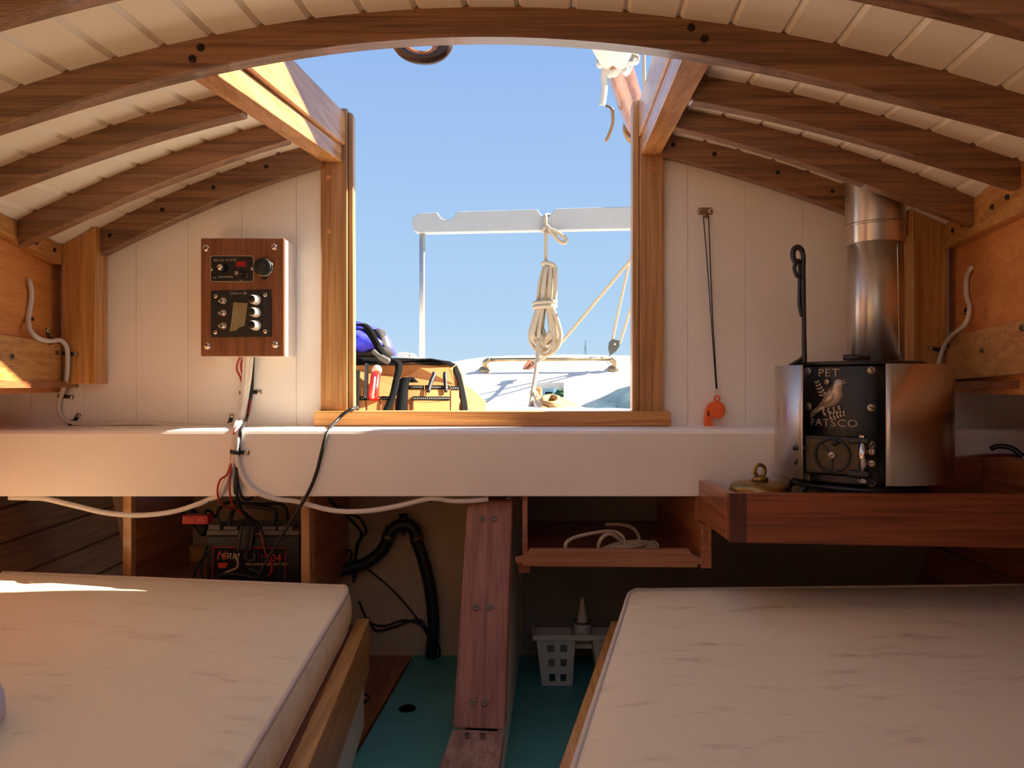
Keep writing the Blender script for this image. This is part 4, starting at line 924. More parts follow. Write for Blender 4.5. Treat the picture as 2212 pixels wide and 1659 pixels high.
cable('black wire from bundle falling to the battery strap', [(511, 1010, 1.588), (511, 1060, 1.588), (518, 1090, 1.63), (530, 1115, 1.67), (552, 1138, 1.69), (557, 1150, 1.70)], .0034, M_BLACKR, 'wire', 'wire')
cable('thin black wire sweeping right from bundle under the beam', [(512, 1030, 1.588), (518, 1060, 1.588), (523, 1074, 1.60), (535, 1080, 1.63), (546, 1074, 1.64)], .0028, M_BLACKR, 'wire', 'wire')
cable('black cable draped from the sill over the white beam', [(772, 880, 1.78), (762, 883, 1.706), (745, 892, 1.702), (724, 912, 1.68), (712, 926, 1.62), (703, 945, 1.595), (693, 985, 1.59), (684, 1020, 1.59), (668, 1060, 1.585), (640, 1108, 1.60), (610, 1155, 1.63), (580, 1205, 1.645), (552, 1256, 1.65)], .0040, M_BLACKR)
def clip(label, px, py, d, sx, sy, nrm=(0, -1, 0), r=.0075, wide=.0085, ax=None):
    c = thing('cable_clip', label, 'cable clip', F(px, py, d), 'black cable clips')
    p = F(px, py, d); q = F(sx, sy, d); u = (q - p).normalized(); nn = Vector(nrm).normalized(); wv = nn.cross(u).normalized()
    a = [p - u * r, p - u * r * .8 + nn * r * .8, p + nn * r * 1.05, p + u * r * .8 + nn * r * .8, p + u * (r * 1.05) + nn * .001, q + nn * .001 + u * .005]
    obj('strap', ribbon(N(), a, wv * wide, .0018, 4), M_BLACKP, c, True)
    screw(SC_STEEL, q + nn * .0022, nn, c, s=.62)
clip('black cable clip on white cable, topmost on left cabin side', 61, 689, wl(61, -.018), 49, 690, (1, -.15, 0))
clip('black cable clip on white cable above the left lower clamp', 106, 736, wl(106, .006), 102, 714, (1, -.15, 0))
clip('black cable clip on white cable at the left corner post', 145, 764, 1.6995, 164, 765)
clip('black cable clip on white cable just below the left corner post', 134, 856, 1.7505, 154, 858)
clip('black cable clip on white cable at the bend above the beam', 157, 914, 1.7505, 169, 898)
clip('black cable clip on thin cable left of the cable bundle', 496, 918, 1.7505, 500, 899)
clip('black cable clip round cables just below the switch panel', 532, 848, 1.7505, 560, 847, r=.014)
clip('black cable clip round cables on front of the white beam', 511, 976, 1.5985, 533, 978, r=.012)
clip('black cable clip under the beam on left drooping cable', 455, 1078, 1.617, 462, 1072, wide=.006)
clip('small clip under the beam at far left end of cable', 62, 1077, 1.617, 69, 1072, wide=.006)
clip('small clip under the beam right of the cable bundle', 609, 1079, 1.617, 612, 1072, wide=.006)
clip('small clip under the beam near the trunk on drooping cable', 932, 1078, 1.617, 937, 1072, wide=.006)
clip('black cable clip on grey cable on right cabin side', 2094, 668, wr(2094, -.018), 2088, 675, (-1, -.28, 0))
clip('black cable clip with bright screw on the right corner post', 2033, 757, 1.6995, 2011, 752)
clip('black cable clip under right side deck holding grey cable end', 2125, 838, 1.7505, 2126, 826, wide=.012)

# ================================================================== whistle on its hook
hk = thing('wall_hook', 'small nickel hook plate screwed to right bulkhead above the whistle', 'hook', F(1524, 456, 1.7515))
obj('plate', prism(N(), rrect(1506, 1541, 448, 464, 7.5, 1.7495), (0, .0018, 0)), M_BRONZE, hk, False, .0006)
for px in (1512, 1535): screw(SC_STEEL, F(px, 456, 1.7495), (0, -1, 0), hk, s=.72)
obj('prong', ribbon(N(), L((1524, 460, 1.749), (1524, 467, 1.745), (1524, 470, 1.739), (1524, 466, 1.733)), (.011, 0, 0), .0015), M_BRONZE, hk, True)
wh = thing('whistle', 'orange plastic whistle hanging on a dark lanyard', 'whistle', F(1545, 920, 1.735))
obj('lanyard', tube(N(), L((1547, 840, 1.738), (1537, 700, 1.739), (1527, 560, 1.739), (1520, 475, 1.738), (1520, 469, 1.737), (1524, 468, 1.736), (1530, 469, 1.737), (1531, 475, 1.738), (1534, 560, 1.742), (1540, 700, 1.742), (1549, 840, 1.738)), .0012, 6), M_CORD, wh, True)
obj('split_ring', tube(N(), L((1548, 838, 1.738), (1551, 846, 1.738), (1549, 857, 1.738), (1545, 848, 1.738)), .0007, 6, True), M_CHROME, wh, True)
outl = [(1551, 869, 0)]
wp = []
for k in range(15):
    a = math.radians(120 - k * 17); wp.append((1549 + 19 * math.cos(a), 886 - 19 * math.sin(a)))
wp += [(1537, 900), (1541, 916), (1542, 924), (1524, 925), (1524, 905), (1526, 885), (1533, 873)]
obj('body', prism(N(), [F(x, y, 1.728) for x, y in wp], (0, .018, 0)), M_ORANGE, wh, False, .002)
bm = N(); tube(bm, [F(1549 + 5.5 * math.cos(a), 861 + 6 * math.sin(a), 1.737) for a in [2 * PI * i / 16 for i in range(16)]], .0022, 6, True, sm=False); obj('loop', bm, M_ORANGE, wh, True)
obj('mouth_slot', fbox(N(), 1527.5, 1533, 888, 899, 1.7272, .001), plain('dark_orange', (140, 40, 18), .5), wh)
bm = N(); lathe(bm, [(.0165, 0), (.0165, .0008), (.0145, .0012), (0, .0012)], F(1550, 886, 1.728), (0, -1, 0), 24); obj('cheek', bm, M_ORANGE, wh, True)

# ================================================================== battery and wiring in the locker
bt = thing('battery', 'black boxed battery with red lettering in locker under the beam', 'battery', F(545, 1262, 1.78))
B0 = 1.72
bx_a, bx_b = xpx(446, B0), xpx(647, B0)
obj('case', prism(N(), [V(bx_a, B0, -.4695), V(bx_b, B0, -.4695), V(bx_b, B0, zpx(1158, B0)), V(bx_a, B0, zpx(1158, B0))], (0, .13, 0)), M_BLACKP, bt, False, .003)
obj('lid_rim', prism(N(), L((446, 1157, B0 - .002), (647, 1157, B0 - .002), (647, 1146, B0 - .002), (446, 1146, B0 - .002)), (0, .134, 0)), M_GREYP, bt, False, .002)
for x0, x1 in ((449, 475), (600, 632), (482, 512), (566, 596)):
    obj('lid_block', prism(N(), L((x0, 1146, B0), (x1, 1146, B0), (x1, 1133 + (4 if x0 > 475 else 0), B0), (x0, 1133 + (4 if x0 > 475 else 0), B0)), (0, .05, 0)), M_GREYP, bt, False, .002)
lb = obj('label_plate', prism(N(), L((459, 1181, B0 - .001), (618, 1183, B0 - .001), (618, 1256, B0 - .001), (459, 1256, B0 - .001)), (0, .0008, 0)), M_HOLE, bt)
for a, b in (((460, 1182), (617, 1184)), ((460, 1182), (459, 1255)), ((617, 1184), (615, 1255))):
    obj('label_line', tube(N(), [F(*a, B0 - .0014), F(*b, B0 - .0014)], .0011, 4), M_BATRED, lb)
text('N', .030, F(477, 1201, B0 - .0016), M_BATRED, lb, ext=.0003, shear=.25)
text('ERM', .020, F(497, 1202, B0 - .0016), M_BATWH, lb, ext=.0003, shear=.25, wide=1.1)
text('IFM', .026, F(563, 1206, B0 - .0016), plain('dim_red_print', (96, 34, 40), .5), lb, ext=.0003)
text('04', .026, F(596, 1206, B0 - .0016), M_BATRED, lb, ext=.0003)
text('RECHARGEABLE BATTERY', .0085, F(577, 1219, B0 - .0016), M_BATWH, lb, ext=.0002)
obj('label_flag', prism(N(), L((471, 1216, B0 - .0016), (492, 1216, B0 - .0016), (487, 1227, B0 - .0016), (471, 1227, B0 - .0016)), (0, .0006, 0)), M_BATRED, lb)
st_ = obj('strap', ribbon(N(), L((537, 1122, 1.80), (536, 1132, 1.728), (534, 1140, 1.714), (530, 1165, 1.712), (527, 1190, 1.712)), (.036, 0, 0), .002), M_BLACKR, bt, True)
for dx in (-.014, .014): obj('strap_stitch', tube(N(), [p + Vector((dx, -.0015, 0)) for p in L((536, 1134, 1.722), (534, 1142, 1.7125), (530, 1165, 1.7105), (527, 1188, 1.7105))], .0009, 4), M_TAPE, st_)
bm = N(); lathe(bm, [(.006, 0), (.006, .006), (.003, .0065), (.003, .012), (.005, .012), (.005, .017), (0, .018)], F(471, 1133, 1.74), (0, 0, 1), 12); obj('terminal', bm, M_BRASS, bt, True)
fb_ = thing('fuse_block', 'red fuse block left of the battery', 'fuse block', F(420, 1133, 1.72))
obj('body', fbox(N(), 393, 449, 1114, 1133, 1.70, .03), M_REDW, fb_, False, .002)
for x in (401, 425): obj('raised_key', fbox(N(), x, x + 18, 1118, 1129, 1.6985, .0015), M_REDW, fb_, False, .001)
for i, (lab, pts, r) in enumerate((
    ('black battery lead arching from terminal over to the right post', ((468, 1118, 1.74), (475, 1098, 1.75), (495, 1085, 1.76), (530, 1088, 1.77), (570, 1089, 1.78), (605, 1089, 1.78), (618, 1100, 1.78), (621, 1122, 1.78)), .0042),
    ('short black lead curling between fuse block and battery', ((442, 1110, 1.715), (447, 1103, 1.72), (456, 1106, 1.73), (464, 1118, 1.735)), .0035),
    ('thick black lead rising from left battery cell', ((495, 1145, 1.735), (497, 1125, 1.735), (503, 1105, 1.75), (515, 1092, 1.76)), .0055),
    ('black lead bending down to right battery cell', ((530, 1092, 1.74), (570, 1096, 1.74), (593, 1102, 1.74), (596, 1115, 1.735), (590, 1130, 1.73), (586, 1145, 1.725)), .0055),
    ('black cord hanging down left of the battery', ((446, 1180, 1.71), (440, 1200, 1.70), (426, 1222, 1.69), (418, 1246, 1.69)), .0035),
    ('black cord looping beside left edge of battery', ((447, 1195, 1.705), (437, 1215, 1.70), (434, 1235, 1.70), (440, 1250, 1.70)), .003),
    ('yellow and black cord coiled low in front of battery', ((508, 1203, 1.705), (514, 1212, 1.70), (512, 1226, 1.70), (500, 1232, 1.70), (486, 1238, 1.70), (470, 1248, 1.70)), .0028),
    ('black cord tangle on mattress edge before the battery', ((470, 1246, 1.69), (490, 1240, 1.69), (520, 1242, 1.69), (548, 1247, 1.69), (560, 1240, 1.69), (540, 1228, 1.69)), .0035),
    ('black cord curling over the battery label', ((536, 1190, 1.705), (530, 1202, 1.70), (540, 1212, 1.70), (552, 1206, 1.70), (548, 1194, 1.703)), .004))):
    cable(lab, pts, r, M_BLACKR if i != 6 else M_TAPE, 'wire', 'wire')
cable('dark corrugated hose passing behind the red fuse block', [(400, 1096, 1.80), (412, 1108, 1.80), (428, 1128, 1.79), (446, 1150, 1.78)], .014, M_BLACKR, 'hose', 'hose', 12)
cc = thing('charge_controller', 'black charge controller with grey label on partition right of battery', 'controller', V(-.475, 1.84, -.39))
obj('case', box(N(), -.4895, -.4625, 1.78, 1.90, zpx(1180, 1.78), zpx(1088, 1.78)), M_BLACKP, cc, False, .003)
obj('label_plate', hexa(N(), [V(-.4622, 1.80, zpx(1160, 1.8)), V(-.4612, 1.80, zpx(1160, 1.8)), V(-.4612, 1.895, zpx(1150, 1.86)), V(-.4622, 1.895, zpx(1150, 1.86)), V(-.4622, 1.80, zpx(1095, 1.8)), V(-.4612, 1.80, zpx(1095, 1.8)), V(-.4612, 1.895, zpx(1092, 1.86)), V(-.4622, 1.895, zpx(1092, 1.86))]), M_GREYP, cc)
for i, (lab, pts, r, m_) in enumerate((
    ('pair of dark wires dropping from beam behind the controller', ((702, 1072, 1.80), (725, 1092, 1.85), (750, 1115, 1.90), (780, 1150, 1.95), (772, 1175, 1.98), (766, 1210, 2.0), (764, 1258, 2.0)), .004, M_BLACKR),
    ('dark wire bowing out beside the pair near controller', ((708, 1072, 1.82), (740, 1105, 1.88), (775, 1118, 1.93), (791, 1148, 1.96), (778, 1165, 1.98), (769, 1200, 2.0), (768, 1250, 2.0)), .0035, M_BLACKR),
    ('thin black lead stepping down from the controller', ((713, 1155, 1.90), (720, 1180, 1.95), (735, 1188, 1.98), (758, 1190, 2.0), (758, 1205, 2.0), (755, 1225, 2.0)), .003, M_BLACKR),
    ('red and black lead hanging under the controller', ((688, 1178, 1.80), (692, 1195, 1.82), (705, 1225, 1.84), (720, 1256, 1.86)), .003, M_REDW),
    ('short dark wire stub under the controller', ((690, 1182, 1.80), (700, 1203, 1.84), (715, 1204, 1.88), (728, 1200, 1.90)), .003, M_BLACKR),
    ('thin brown wire slanting across panel to the bilge hose', ((787, 1224, 2.03), (830, 1258, 2.035), (865, 1292, 2.035), (900, 1335, 2.035), (918, 1362, 2.03)), .0026, M_CORD),
    ('dark wire pair crossing low panel toward the bilge hose', ((776, 1300, 1.95), (797, 1343, 2.0), (830, 1352, 2.03), (870, 1340, 2.035), (905, 1348, 2.035), (922, 1370, 2.03), (930, 1400, 2.03)), .003, M_BLACKR),
    ('looping black wire running low along panel to hose foot', ((795, 1335, 2.0), (812, 1362, 2.03), (850, 1355, 2.035), (890, 1340, 2.035), (912, 1342, 2.035), (921, 1362, 2.03)), .003, M_BLACKR),
    ('thin wires bundled against right side of the hose foot', ((938, 1385, 2.03), (948, 1395, 2.03), (950, 1412, 2.03), (946, 1420, 2.03)), .0025, M_BLACKR))):
    cable(lab, pts, r, m_, 'wire', 'wire')
# bilge hose with Y fitting
hs = thing('bilge_hose', 'black corrugated bilge hoses joined at a Y fitting on tan panel', 'hose', F(933, 1416, 2.0))
HD = 2.005
obj('hose', tube(N(), L((838, 1166, HD), (822, 1192, HD), (790, 1216, HD - .01), (755, 1228, HD - .02), (722, 1236, HD - .03)), .0165, 12, ridge=.06, k=10), M_BLACKR, hs, True)
obj('hose', tube(N(), L((900, 1168, HD), (915, 1210, HD), (928, 1265, HD), (935, 1320, HD), (936, 1370, HD), (931, 1418, HD + .005)), .0165, 12, ridge=.06, k=10), M_BLACKR, hs, True)
obj('y_fitting', tube(N(), L((836, 1168, HD), (843, 1150, HD), (856, 1138, HD), (872, 1133, HD), (888, 1138, HD), (897, 1150, HD), (901, 1168, HD)), .0178, 12), M_BLACKP, hs, True)
obj('stub', tube(N(), L((871, 1110, HD), (872, 1136, HD)), .0115, 12), M_BLACKP, hs, True)
for a, b in (((842, 1155), (836, 1166)), ((899, 1157), (902, 1169))): obj('hose_clamp', tube(N(), [F(*a, HD), F(*b, HD)], .0192, 14), M_DULL, hs, True)
for px, py in ((838, 1136), (905, 1137), (872, 1152)):
    bm = N(); lathe(bm, [(.007, 0), (.007, .006), (.003, .006), (.003, .004)], F(px, py, HD), (0, -1, 0), 14); obj('lug', bm, M_BLACKP, hs)

# ================================================================== plastic basket on the sole
bk_ = thing('plastic_basket', 'off white plastic caddy with square holes on the sole', 'basket', F(1240, 1485, 1.83))
YB = 1.825
def lattice(tl, tr, bl2, br2, name, cols=2, rows=3):
    bm = N(); us = [0, .27, .46, .62, .81, 1]; vsn = [0, .09, .25, .40, .56, .72, .88, 1]
    g = [[F(*( (tl[0] + (tr[0] - tl[0]) * u) * (1 - v) + (bl2[0] + (br2[0] - bl2[0]) * u) * v, (tl[1]) * (1 - v) + bl2[1] * v), YB + .012 * v) for u in us] for v in vsn]
    P = [[bm.verts.new(p) for p in r] for r in g]; Q = [[bm.verts.new(p + Vector((0, .003, 0))) for p in r] for r in g]
    for j in range(len(vsn) - 1):
        for i in range(len(us) - 1):
            if i in (1, 3) and j in (1, 3, 5): 
                a = (P[j][i], P[j][i + 1], P[j + 1][i + 1], P[j + 1][i]); b = (Q[j][i], Q[j][i + 1], Q[j + 1][i + 1], Q[j + 1][i])
                for k in range(4): bm.faces.new((a[k], a[(k + 1) % 4], b[(k + 1) % 4], b[k]))
            else:
                bm.faces.new((P[j][i], P[j][i + 1], P[j + 1][i + 1], P[j + 1][i])); bm.faces.new((Q[j][i], Q[j + 1][i], Q[j + 1][i + 1], Q[j][i + 1]))
    return obj(name, bm, M_BASKET, bk_)
for x0, x1, x2, x3 in ((1159, 1241, 1171, 1235), (1281, 1363, 1293, 1357)):
    lattice((x0, 1384), (x1, 1384), (x2, 1484), (x3, 1484), 'lattice_wall')
    a = [F(x0, 1384, YB + .003), F(x2, 1484, YB + .015)]; b = [F(x1, 1384, YB + .003), F(x3, 1484, YB + .015)]
    bkv = Vector((0, .10, 0)); bk3 = Vector((0, .08, 0))
    for p in (a, b): obj('side_wall', hexa(N(), [p[1], p[1] + bk3, p[1] + bk3 + Vector((.002, 0, 0)), p[1] + Vector((.002, 0, 0)), p[0], p[0] + bkv, p[0] + bkv + Vector((.002, 0, 0)), p[0] + Vector((.002, 0, 0))]), M_BASKET, bk_)
    obj('floor_panel', hexa(N(), [a[1], b[1], b[1] + bk3, a[1] + bk3] + [q + Vector((0, 0, .002)) for q in (a[1], b[1], b[1] + bk3, a[1] + bk3)]), M_BASKET, bk_)
    obj('back_wall', hexa(N(), [a[1] + bk3, b[1] + bk3, b[1] + bk3 + Vector((0, .002, 0)), a[1] + bk3 + Vector((0, .002, 0)), a[0] + bkv, b[0] + bkv, b[0] + bkv + Vector((0, .002, 0)), a[0] + bkv + Vector((0, .002, 0))]), M_BASKET, bk_)
obj('rim', prism(N(), rrect(1150, 1372, 1373, 1385, 5, YB - .006), (0, .008, 0)), M_BASKET, bk_, False, .002)
for x in (1150, 1364): obj('rim', prism(N(), rrect(x, x + 8, 1373, 1383, 3, YB + .003), (0, .10, 0)), M_BASKET, bk_)
tb = thing('sealant_tube', 'pale pointed sealant tube standing in the plastic caddy', 'tube', F(1258, 1386, 1.87))
bm = N(); lathe(bm, [(.021, 0), (.023, .03), (.021, .05), (.0125, .053), (.0125, .058), (.004, .108), (.002, .112), (0, .112)], F(1258, 1386, 1.875), (0, 0, 1), 20); obj('tube_body', bm, M_BASKET, tb, True)
bm = N(); lathe(bm, [(.0212, .048), (.0218, .050), (.0212, .052)], F(1258, 1386, 1.875), (0, 0, 1), 20); obj('collar', bm, M_GREYP, tb, True)
bm = N(); box(bm, xpx(1240, 1.84), xpx(1281, 1.84), 1.86, 1.90, zpx(1386, 1.875) - .012, zpx(1386, 1.875) - .001); obj('bridge', bm, M_BASKET, bk_)
# hanging wire and cord remnant beside the berth
cable('small tangle of brown wire on sole board below left berth', [(775, 1506, 1.62), (790, 1500, 1.64), (797, 1509, 1.64), (785, 1520, 1.61), (776, 1516, 1.60), (792, 1512, 1.62)], .003, M_CORD, 'wire', 'wire')
# ceiling fittings
for px, py, lab in ((343, 406, 'small bronze bolt plate on ceiling near left post'), (478, 357, 'small bronze bolt plate on ceiling nearer the hatch')):
    x, y = xpx(px, 1.605), 1.605; z = roof(x, y)
    f = thing('ceiling_fitting', lab, 'fitting', V(x, y, z))
    bm = N(); lathe(bm, [(.017, -.0005), (.016, .004), (.008, .006), (.008, .012), (0, .013)], V(x, y, z), (.3, 0, -1), 14); obj('nut', bm, M_BRONZE, f, True)
    obj('washer_plate', hexa(N(), [V(x - .026, y - .008, z - .006), V(x + .024, y - .008, z + .004), V(x + .024, y + .008, z + .004), V(x - .026, y + .008, z - .006), V(x - .026, y - .008, z - .004), V(x + .024, y - .008, z + .006), V(x + .024, y + .008, z + .006), V(x - .026, y + .008, z - .004)]), M_BRONZE, f, False, .002)
# pale cloth at the lower left edge
bm = N(); bmesh.ops.create_icosphere(bm, subdivisions=4, radius=1.0)
for v in bm.verts:
    n_ = v.co.copy(); k = 1 + .06 * math.sin(7 * n_.x + 3 * n_.z) + .04 * math.sin(11 * n_.y)
    v.co = Vector((-.684 + n_.x * .075 * k, .84 + n_.y * .12 * k, -.405 + ZO + max(-.012, n_.z * .085) * k))
tag(obj('folded_cloth', bm, M_CLOTH, None, True), 'pale lavender cloth heap on left mattress at picture edge', 'cloth')

# ================================================================== cockpit outside
bm = N(); box(bm, -1.5, 1.5, 1.80, 3.42, -.105, -.088)
struct(obj('floor_cockpit', bm, M_DECK), 'white bridge deck aft of the companionway')
bm = N()
for sgn, sf in ((-1, side_l), (1, side_r)):
    for ya, yb in ((-.9, .2), (.2, 1.2), (1.2, 1.775)):
        xa, xb = sf(ya) + sgn * .042, sf(yb) + sgn * .042
        hexa(bm, [V(xa, ya, .03), V(sgn * 1.5, ya, .03), V(sgn * 1.5, yb, .03), V(xb, yb, .03), V(xa, ya, .045), V(sgn * 1.5, ya, .045), V(sgn * 1.5, yb, .045), V(xb, yb, .045)])
struct(obj('roof_side_decks', bm, M_DECK), 'white side decks beside the cabin')
# sloping white after deck with an opening
ad = sempty('wall_after_deck', V(.1, 3.7, -.1), 'white sloping after deck and transom with a square opening')
def sd(px, py):                                            # pixel on the sloping deck plane
    z0, y0, z1, y1 = -.0915, 3.40, .155, 4.0; k = (CY - py) / FPX; m = (z1 - z0) / (y1 - y0)
    d = (z0 - m * y0) / (k - m); return F(px, py, d)
def panel(pts, mat=M_DECK, name='deck_panel', t=.03):
    obj(name, prism(N(), pts, (0, .01, -t)), mat, ad)
topl = [(985, 781), (1010, 776), (1050, 771), (1100, 768.5), (1155, 767), (1218, 766), (1300, 767), (1400, 769), (1550, 775), (1700, 783)]
panel([sd(985, 875)] + [sd(*p) for p in topl[:5]] + [sd(1155, 875)])
panel([sd(1155, 826)] + [sd(*p) for p in topl[4:6]] + [sd(1218, 826)])
panel([sd(1155, 875), sd(1155, 858), sd(1218, 858), sd(1218, 875)])
panel([sd(1218, 875)] + [sd(*p) for p in topl[5:]] + [sd(1700, 875)])
panel([sd(700, 875), sd(700, 800), sd(900, 792), sd(985, 781), sd(985, 875)])
obj('foot_ledge', prism(N(), [F(700, 872, 3.36), F(1700, 872, 3.36), F(1700, 890, 3.34), F(700, 890, 3.34)], (0, .06, 0)), M_DECK, ad)
bm = N(); box(bm, -1.6, -.50, 3.05, 4.4, -.2, .108); struct(obj('wall_coaming_left', bm, M_DECK), 'white coaming at left of the cockpit')
wb = thing('deck_locker', 'small white box on the coaming beyond the blue bag', 'box', F(872, 775, 3.5))
obj('body', prism(N(), L((857, 775, 3.5), (883, 775, 3.5), (884, 764, 3.5), (880, 761, 3.5), (860, 761, 3.5), (857, 764, 3.5)), (0, .15, 0)), M_DECK, wb, False, .003)
obj('lid', prism(N(), L((885, 772, 3.5), (897, 772, 3.5), (887, 762, 3.5)), (0, .15, 0)), M_DECK, wb)
# traveller rod
tv = thing('traveler_rod', 'bronze sheet horse rod standing on white after deck', 'rod', sd(1188, 800))
def so_(px, py, h): p = sd(px, py); return p + Vector((0, -.38, .925)) * h
ra, rb2 = so_(1058, 799, .055), so_(1318, 797, .055)
obj('rod', tube(N(), [ra, rb2], .0095, 10), M_BRONZE, tv, True)
for px, py, en in ((1048, 800, ra), (1326, 798, rb2)):
    bm = N(); lathe(bm, [(.034, -.002), (.034, .008), (.024, .016), (.012, .022), (0, .024)], sd(px, py), (0, -.38, .925), 20); obj('base', bm, M_BRONZE, tv, True)
    obj('elbow', tube(N(), [sd(px, py) + Vector((0, -.38, .925)) * .01, so_(px, py, .042), en], .014, 10), M_BRONZE, tv, True)
# sheet blocks
def block(label, p, q, mat, s=1.0):
    b = thing('sheet_block', label, 'pulley', p); a = Vector(p); d_ = (Vector(q) - a); l = d_.length; d_.normalize()
    u = d_.cross(Vector((0, 1, 0))).normalized()
    sh = [a, a + u * .022 * s + d_ * l * .35, a + u * .030 * s + d_ * l * .72, a + u * .018 * s + d_ * l * .97, a - u * .018 * s + d_ * l * .97, a - u * .030 * s + d_ * l * .72, a - u * .022 * s + d_ * l * .35]
    obj('cheek', prism(N(), sh, (0, .010, 0)), mat, b, False, .004); obj('cheek', prism(N(), [p_ + Vector((0, .026, 0)) for p_ in sh], (0, .010, 0)), mat, b, False, .004)
    bm = N(); lathe(bm, [(.024 * s, .0), (.018 * s, .007), (.024 * s, .014)], a + d_ * l * .70 + Vector((0, .011, 0)), (0, 1, 0), 20); obj('sheave', bm, M_BRONZE, b, True)
    for dy in (-.001, .0365):
        bm = N(); lathe(bm, [(.006, 0), (.005, .003), (0, .003)], a + d_ * l * .70 + Vector((0, dy, 0)), (0, -1 if dy < 0 else 1, 0), 10); obj('pin', bm, M_CHROME, b)
    return b
RD = rb2.y - .01
b1_ = block('grey pulley block shackled to right end of the rod', F(1319, 768, RD), F(1332, 733, RD), M_GREYP, .95)
obj('shackle', tube(N(), [F(1319, 768, RD) + Vector((0, .018, 0)), F(1316, 777, RD) + Vector((.01, .018, 0)), F(1314, 786, RD) + Vector((0, .018, 0)), F(1312, 776, RD) + Vector((0, .018, 0))], .004, 6, True), M_CHROME, b1_, True)
b2b = block('brown pulley block lying on after deck at end of diagonal sheet', sd(1128, 820) + Vector((0, -.05, .05)), sd(1156, 812) + Vector((0, -.05, .07)), M_MAHX, .8)
RS = RD + .018
cable('cream sheet line rising right from left side of grey block', [(1322, 741, RS), (1330, 700, RS - .03), (1343, 640, RS - .08), (1362, 555, RS - .15), (1385, 450, RS - .25)], .007, M_ROPE, 'sheet_line', 'rope')
cable('cream sheet line rising right from right side of grey block', [(1338, 742, RS), (1349, 710, RS - .03), (1364, 662, RS - .08), (1400, 555, RS - .2)], .007, M_ROPE, 'sheet_line', 'rope')
p0 = sd(1150, 810) + Vector((0, -.05, .06))
o = obj('sheet_line', tube(N(), [p0, F(1195, 758, 3.50), F(1280, 660, 3.35), F(1362, 562, 3.2), F(1420, 495, 3.1)], .008, 8), M_ROPE, None, True); tag(o, 'cream sheet line crossing diagonally behind the hanging coil', 'rope')
# boom gallows
ga = thing('boom_gallows', 'white boom gallows with notched beam on a slim steel post', 'gallows', F(911, 776, 3.2))
gpts = [(905, 460.5), (945, 458.5), (949, 466), (956, 473), (965, 474.5), (975, 473), (982, 465), (986, 457), (1161, 451.5), (1166, 460), (1172, 467), (1180, 468), (1188, 466), (1195, 458), (1199, 450.5), (1420, 444), (1560, 439), (1560, 490), (1362, 494), (905, 503), (895, 499), (890, 488), (890, 475), (895, 465)]
obj('beam', prism(N(), [F(x, y, 3.18) for x, y in gpts], (0, .045, 0)), plain('gallows_grey_white_paint', (186, 186, 182), .5), ga, False, .004)
obj('post', tube(N(), [F(912, 503, 3.20), F(912, 776, 3.20)], .0125, 14), M_STEEL, ga, True)
obj('post', tube(N(), [F(1520, 492, 3.20), F(1520, 800, 3.20)], .0125, 14), M_STEEL, ga, True)
# hanging coil of rope
hc = thing('rope_coil', 'cream rope coil hitched to and hanging from the gallows beam', 'rope', F(1180, 770, 3.15))
Q = 3.15
rr_ = .0095
obj('hitch', tube(N(), L((1180, 498, Q + .01), (1178, 470, Q + .01), (1181, 465, Q + .05), (1186, 468, Q + .08), (1186, 500, Q + .08), (1180, 505, Q + .04), (1174, 497, Q), (1182, 488, Q), (1186, 497, Q - .005)), rr_ * .9, 8), M_ROPE, hc, True)
obj('hitch_loop', tube(N(), L((1184, 494, Q - .01), (1200, 500, Q - .01), (1216, 510, Q - .01), (1223, 519, Q - .01), (1218, 525, Q - .01), (1207, 520, Q - .01), (1195, 506, Q - .01), (1187, 495, Q - .01)), rr_ * .9, 8), M_ROPE, hc, True)
obj('tail', tube(N(), L((1179, 500, Q), (1179, 530, Q), (1179, 562, Q), (1178, 572, Q)), rr_ * .85, 8), M_ROPE, hc, True)
obj('top_turn', tube(N(), L((1172, 571, Q - .01), (1178, 567, Q - .02), (1192, 571, Q - .02), (1200, 580, Q - .01), (1201, 592, Q)), rr_, 8), M_ROPE, hc, True)
for k in range(9):
    f_ = k / 8; xt = 1168 + f_ * 32; xm = 1160 + f_ * 36; dy = .03 * math.sin(k * 2.1)
    obj('strand', tube(N(), L((1176 + f_ * 22, 573 + abs(f_ - .5) * 8, Q + dy * .5), (xt, 605, Q + dy), (xm + 2, 650, Q + dy), (1160 + f_ * 34, 668, Q + dy)), rr_, 8), M_ROPE, hc, True)
for k in range(8):
    f_ = k / 7; ww = 34 - k * 3.3; yb = 768 - (k % 4) * 9 - k * 1.5; dy = .035 * math.cos(k * 1.7); c_ = 1179 + 2 * math.sin(k * 3)
    obj('loop', tube(N(), L((1166 + f_ * 10, 655, Q + dy), (c_ - ww * .75, 690, Q + dy), (c_ - ww, 725, Q + dy), (c_ - ww * .75, yb - 18, Q + dy * .5), (c_ - ww * .1, yb, Q - dy * .3), (c_ + ww * .6, yb - 12, Q - dy), (c_ + ww * .95, 728, Q - dy), (c_ + ww * .7, 690, Q - dy), (1188 - f_ * 6, 655, Q - dy)), rr_, 8), M_ROPE, hc, True)
for y in (652, 661): obj('wrap_turn', tube(N(), [F(1177 + 23 * math.cos(a), y + 4 * math.sin(a * .5), Q) + Vector((0, .05 * math.sin(a), 0)) for a in [2 * PI * i / 14 for i in range(14)]], rr_, 8, True), M_ROPE, hc, True)
obj('fall', tube(N(), L((1163, 735, Q - .03), (1161, 770, Q - .05), (1158, 800, Q - .08), (1152, 840, Q - .12), (1147, 875, Q - .2), (1146, 890, Q - .22)), rr_, 8), M_ROPE, hc, True)
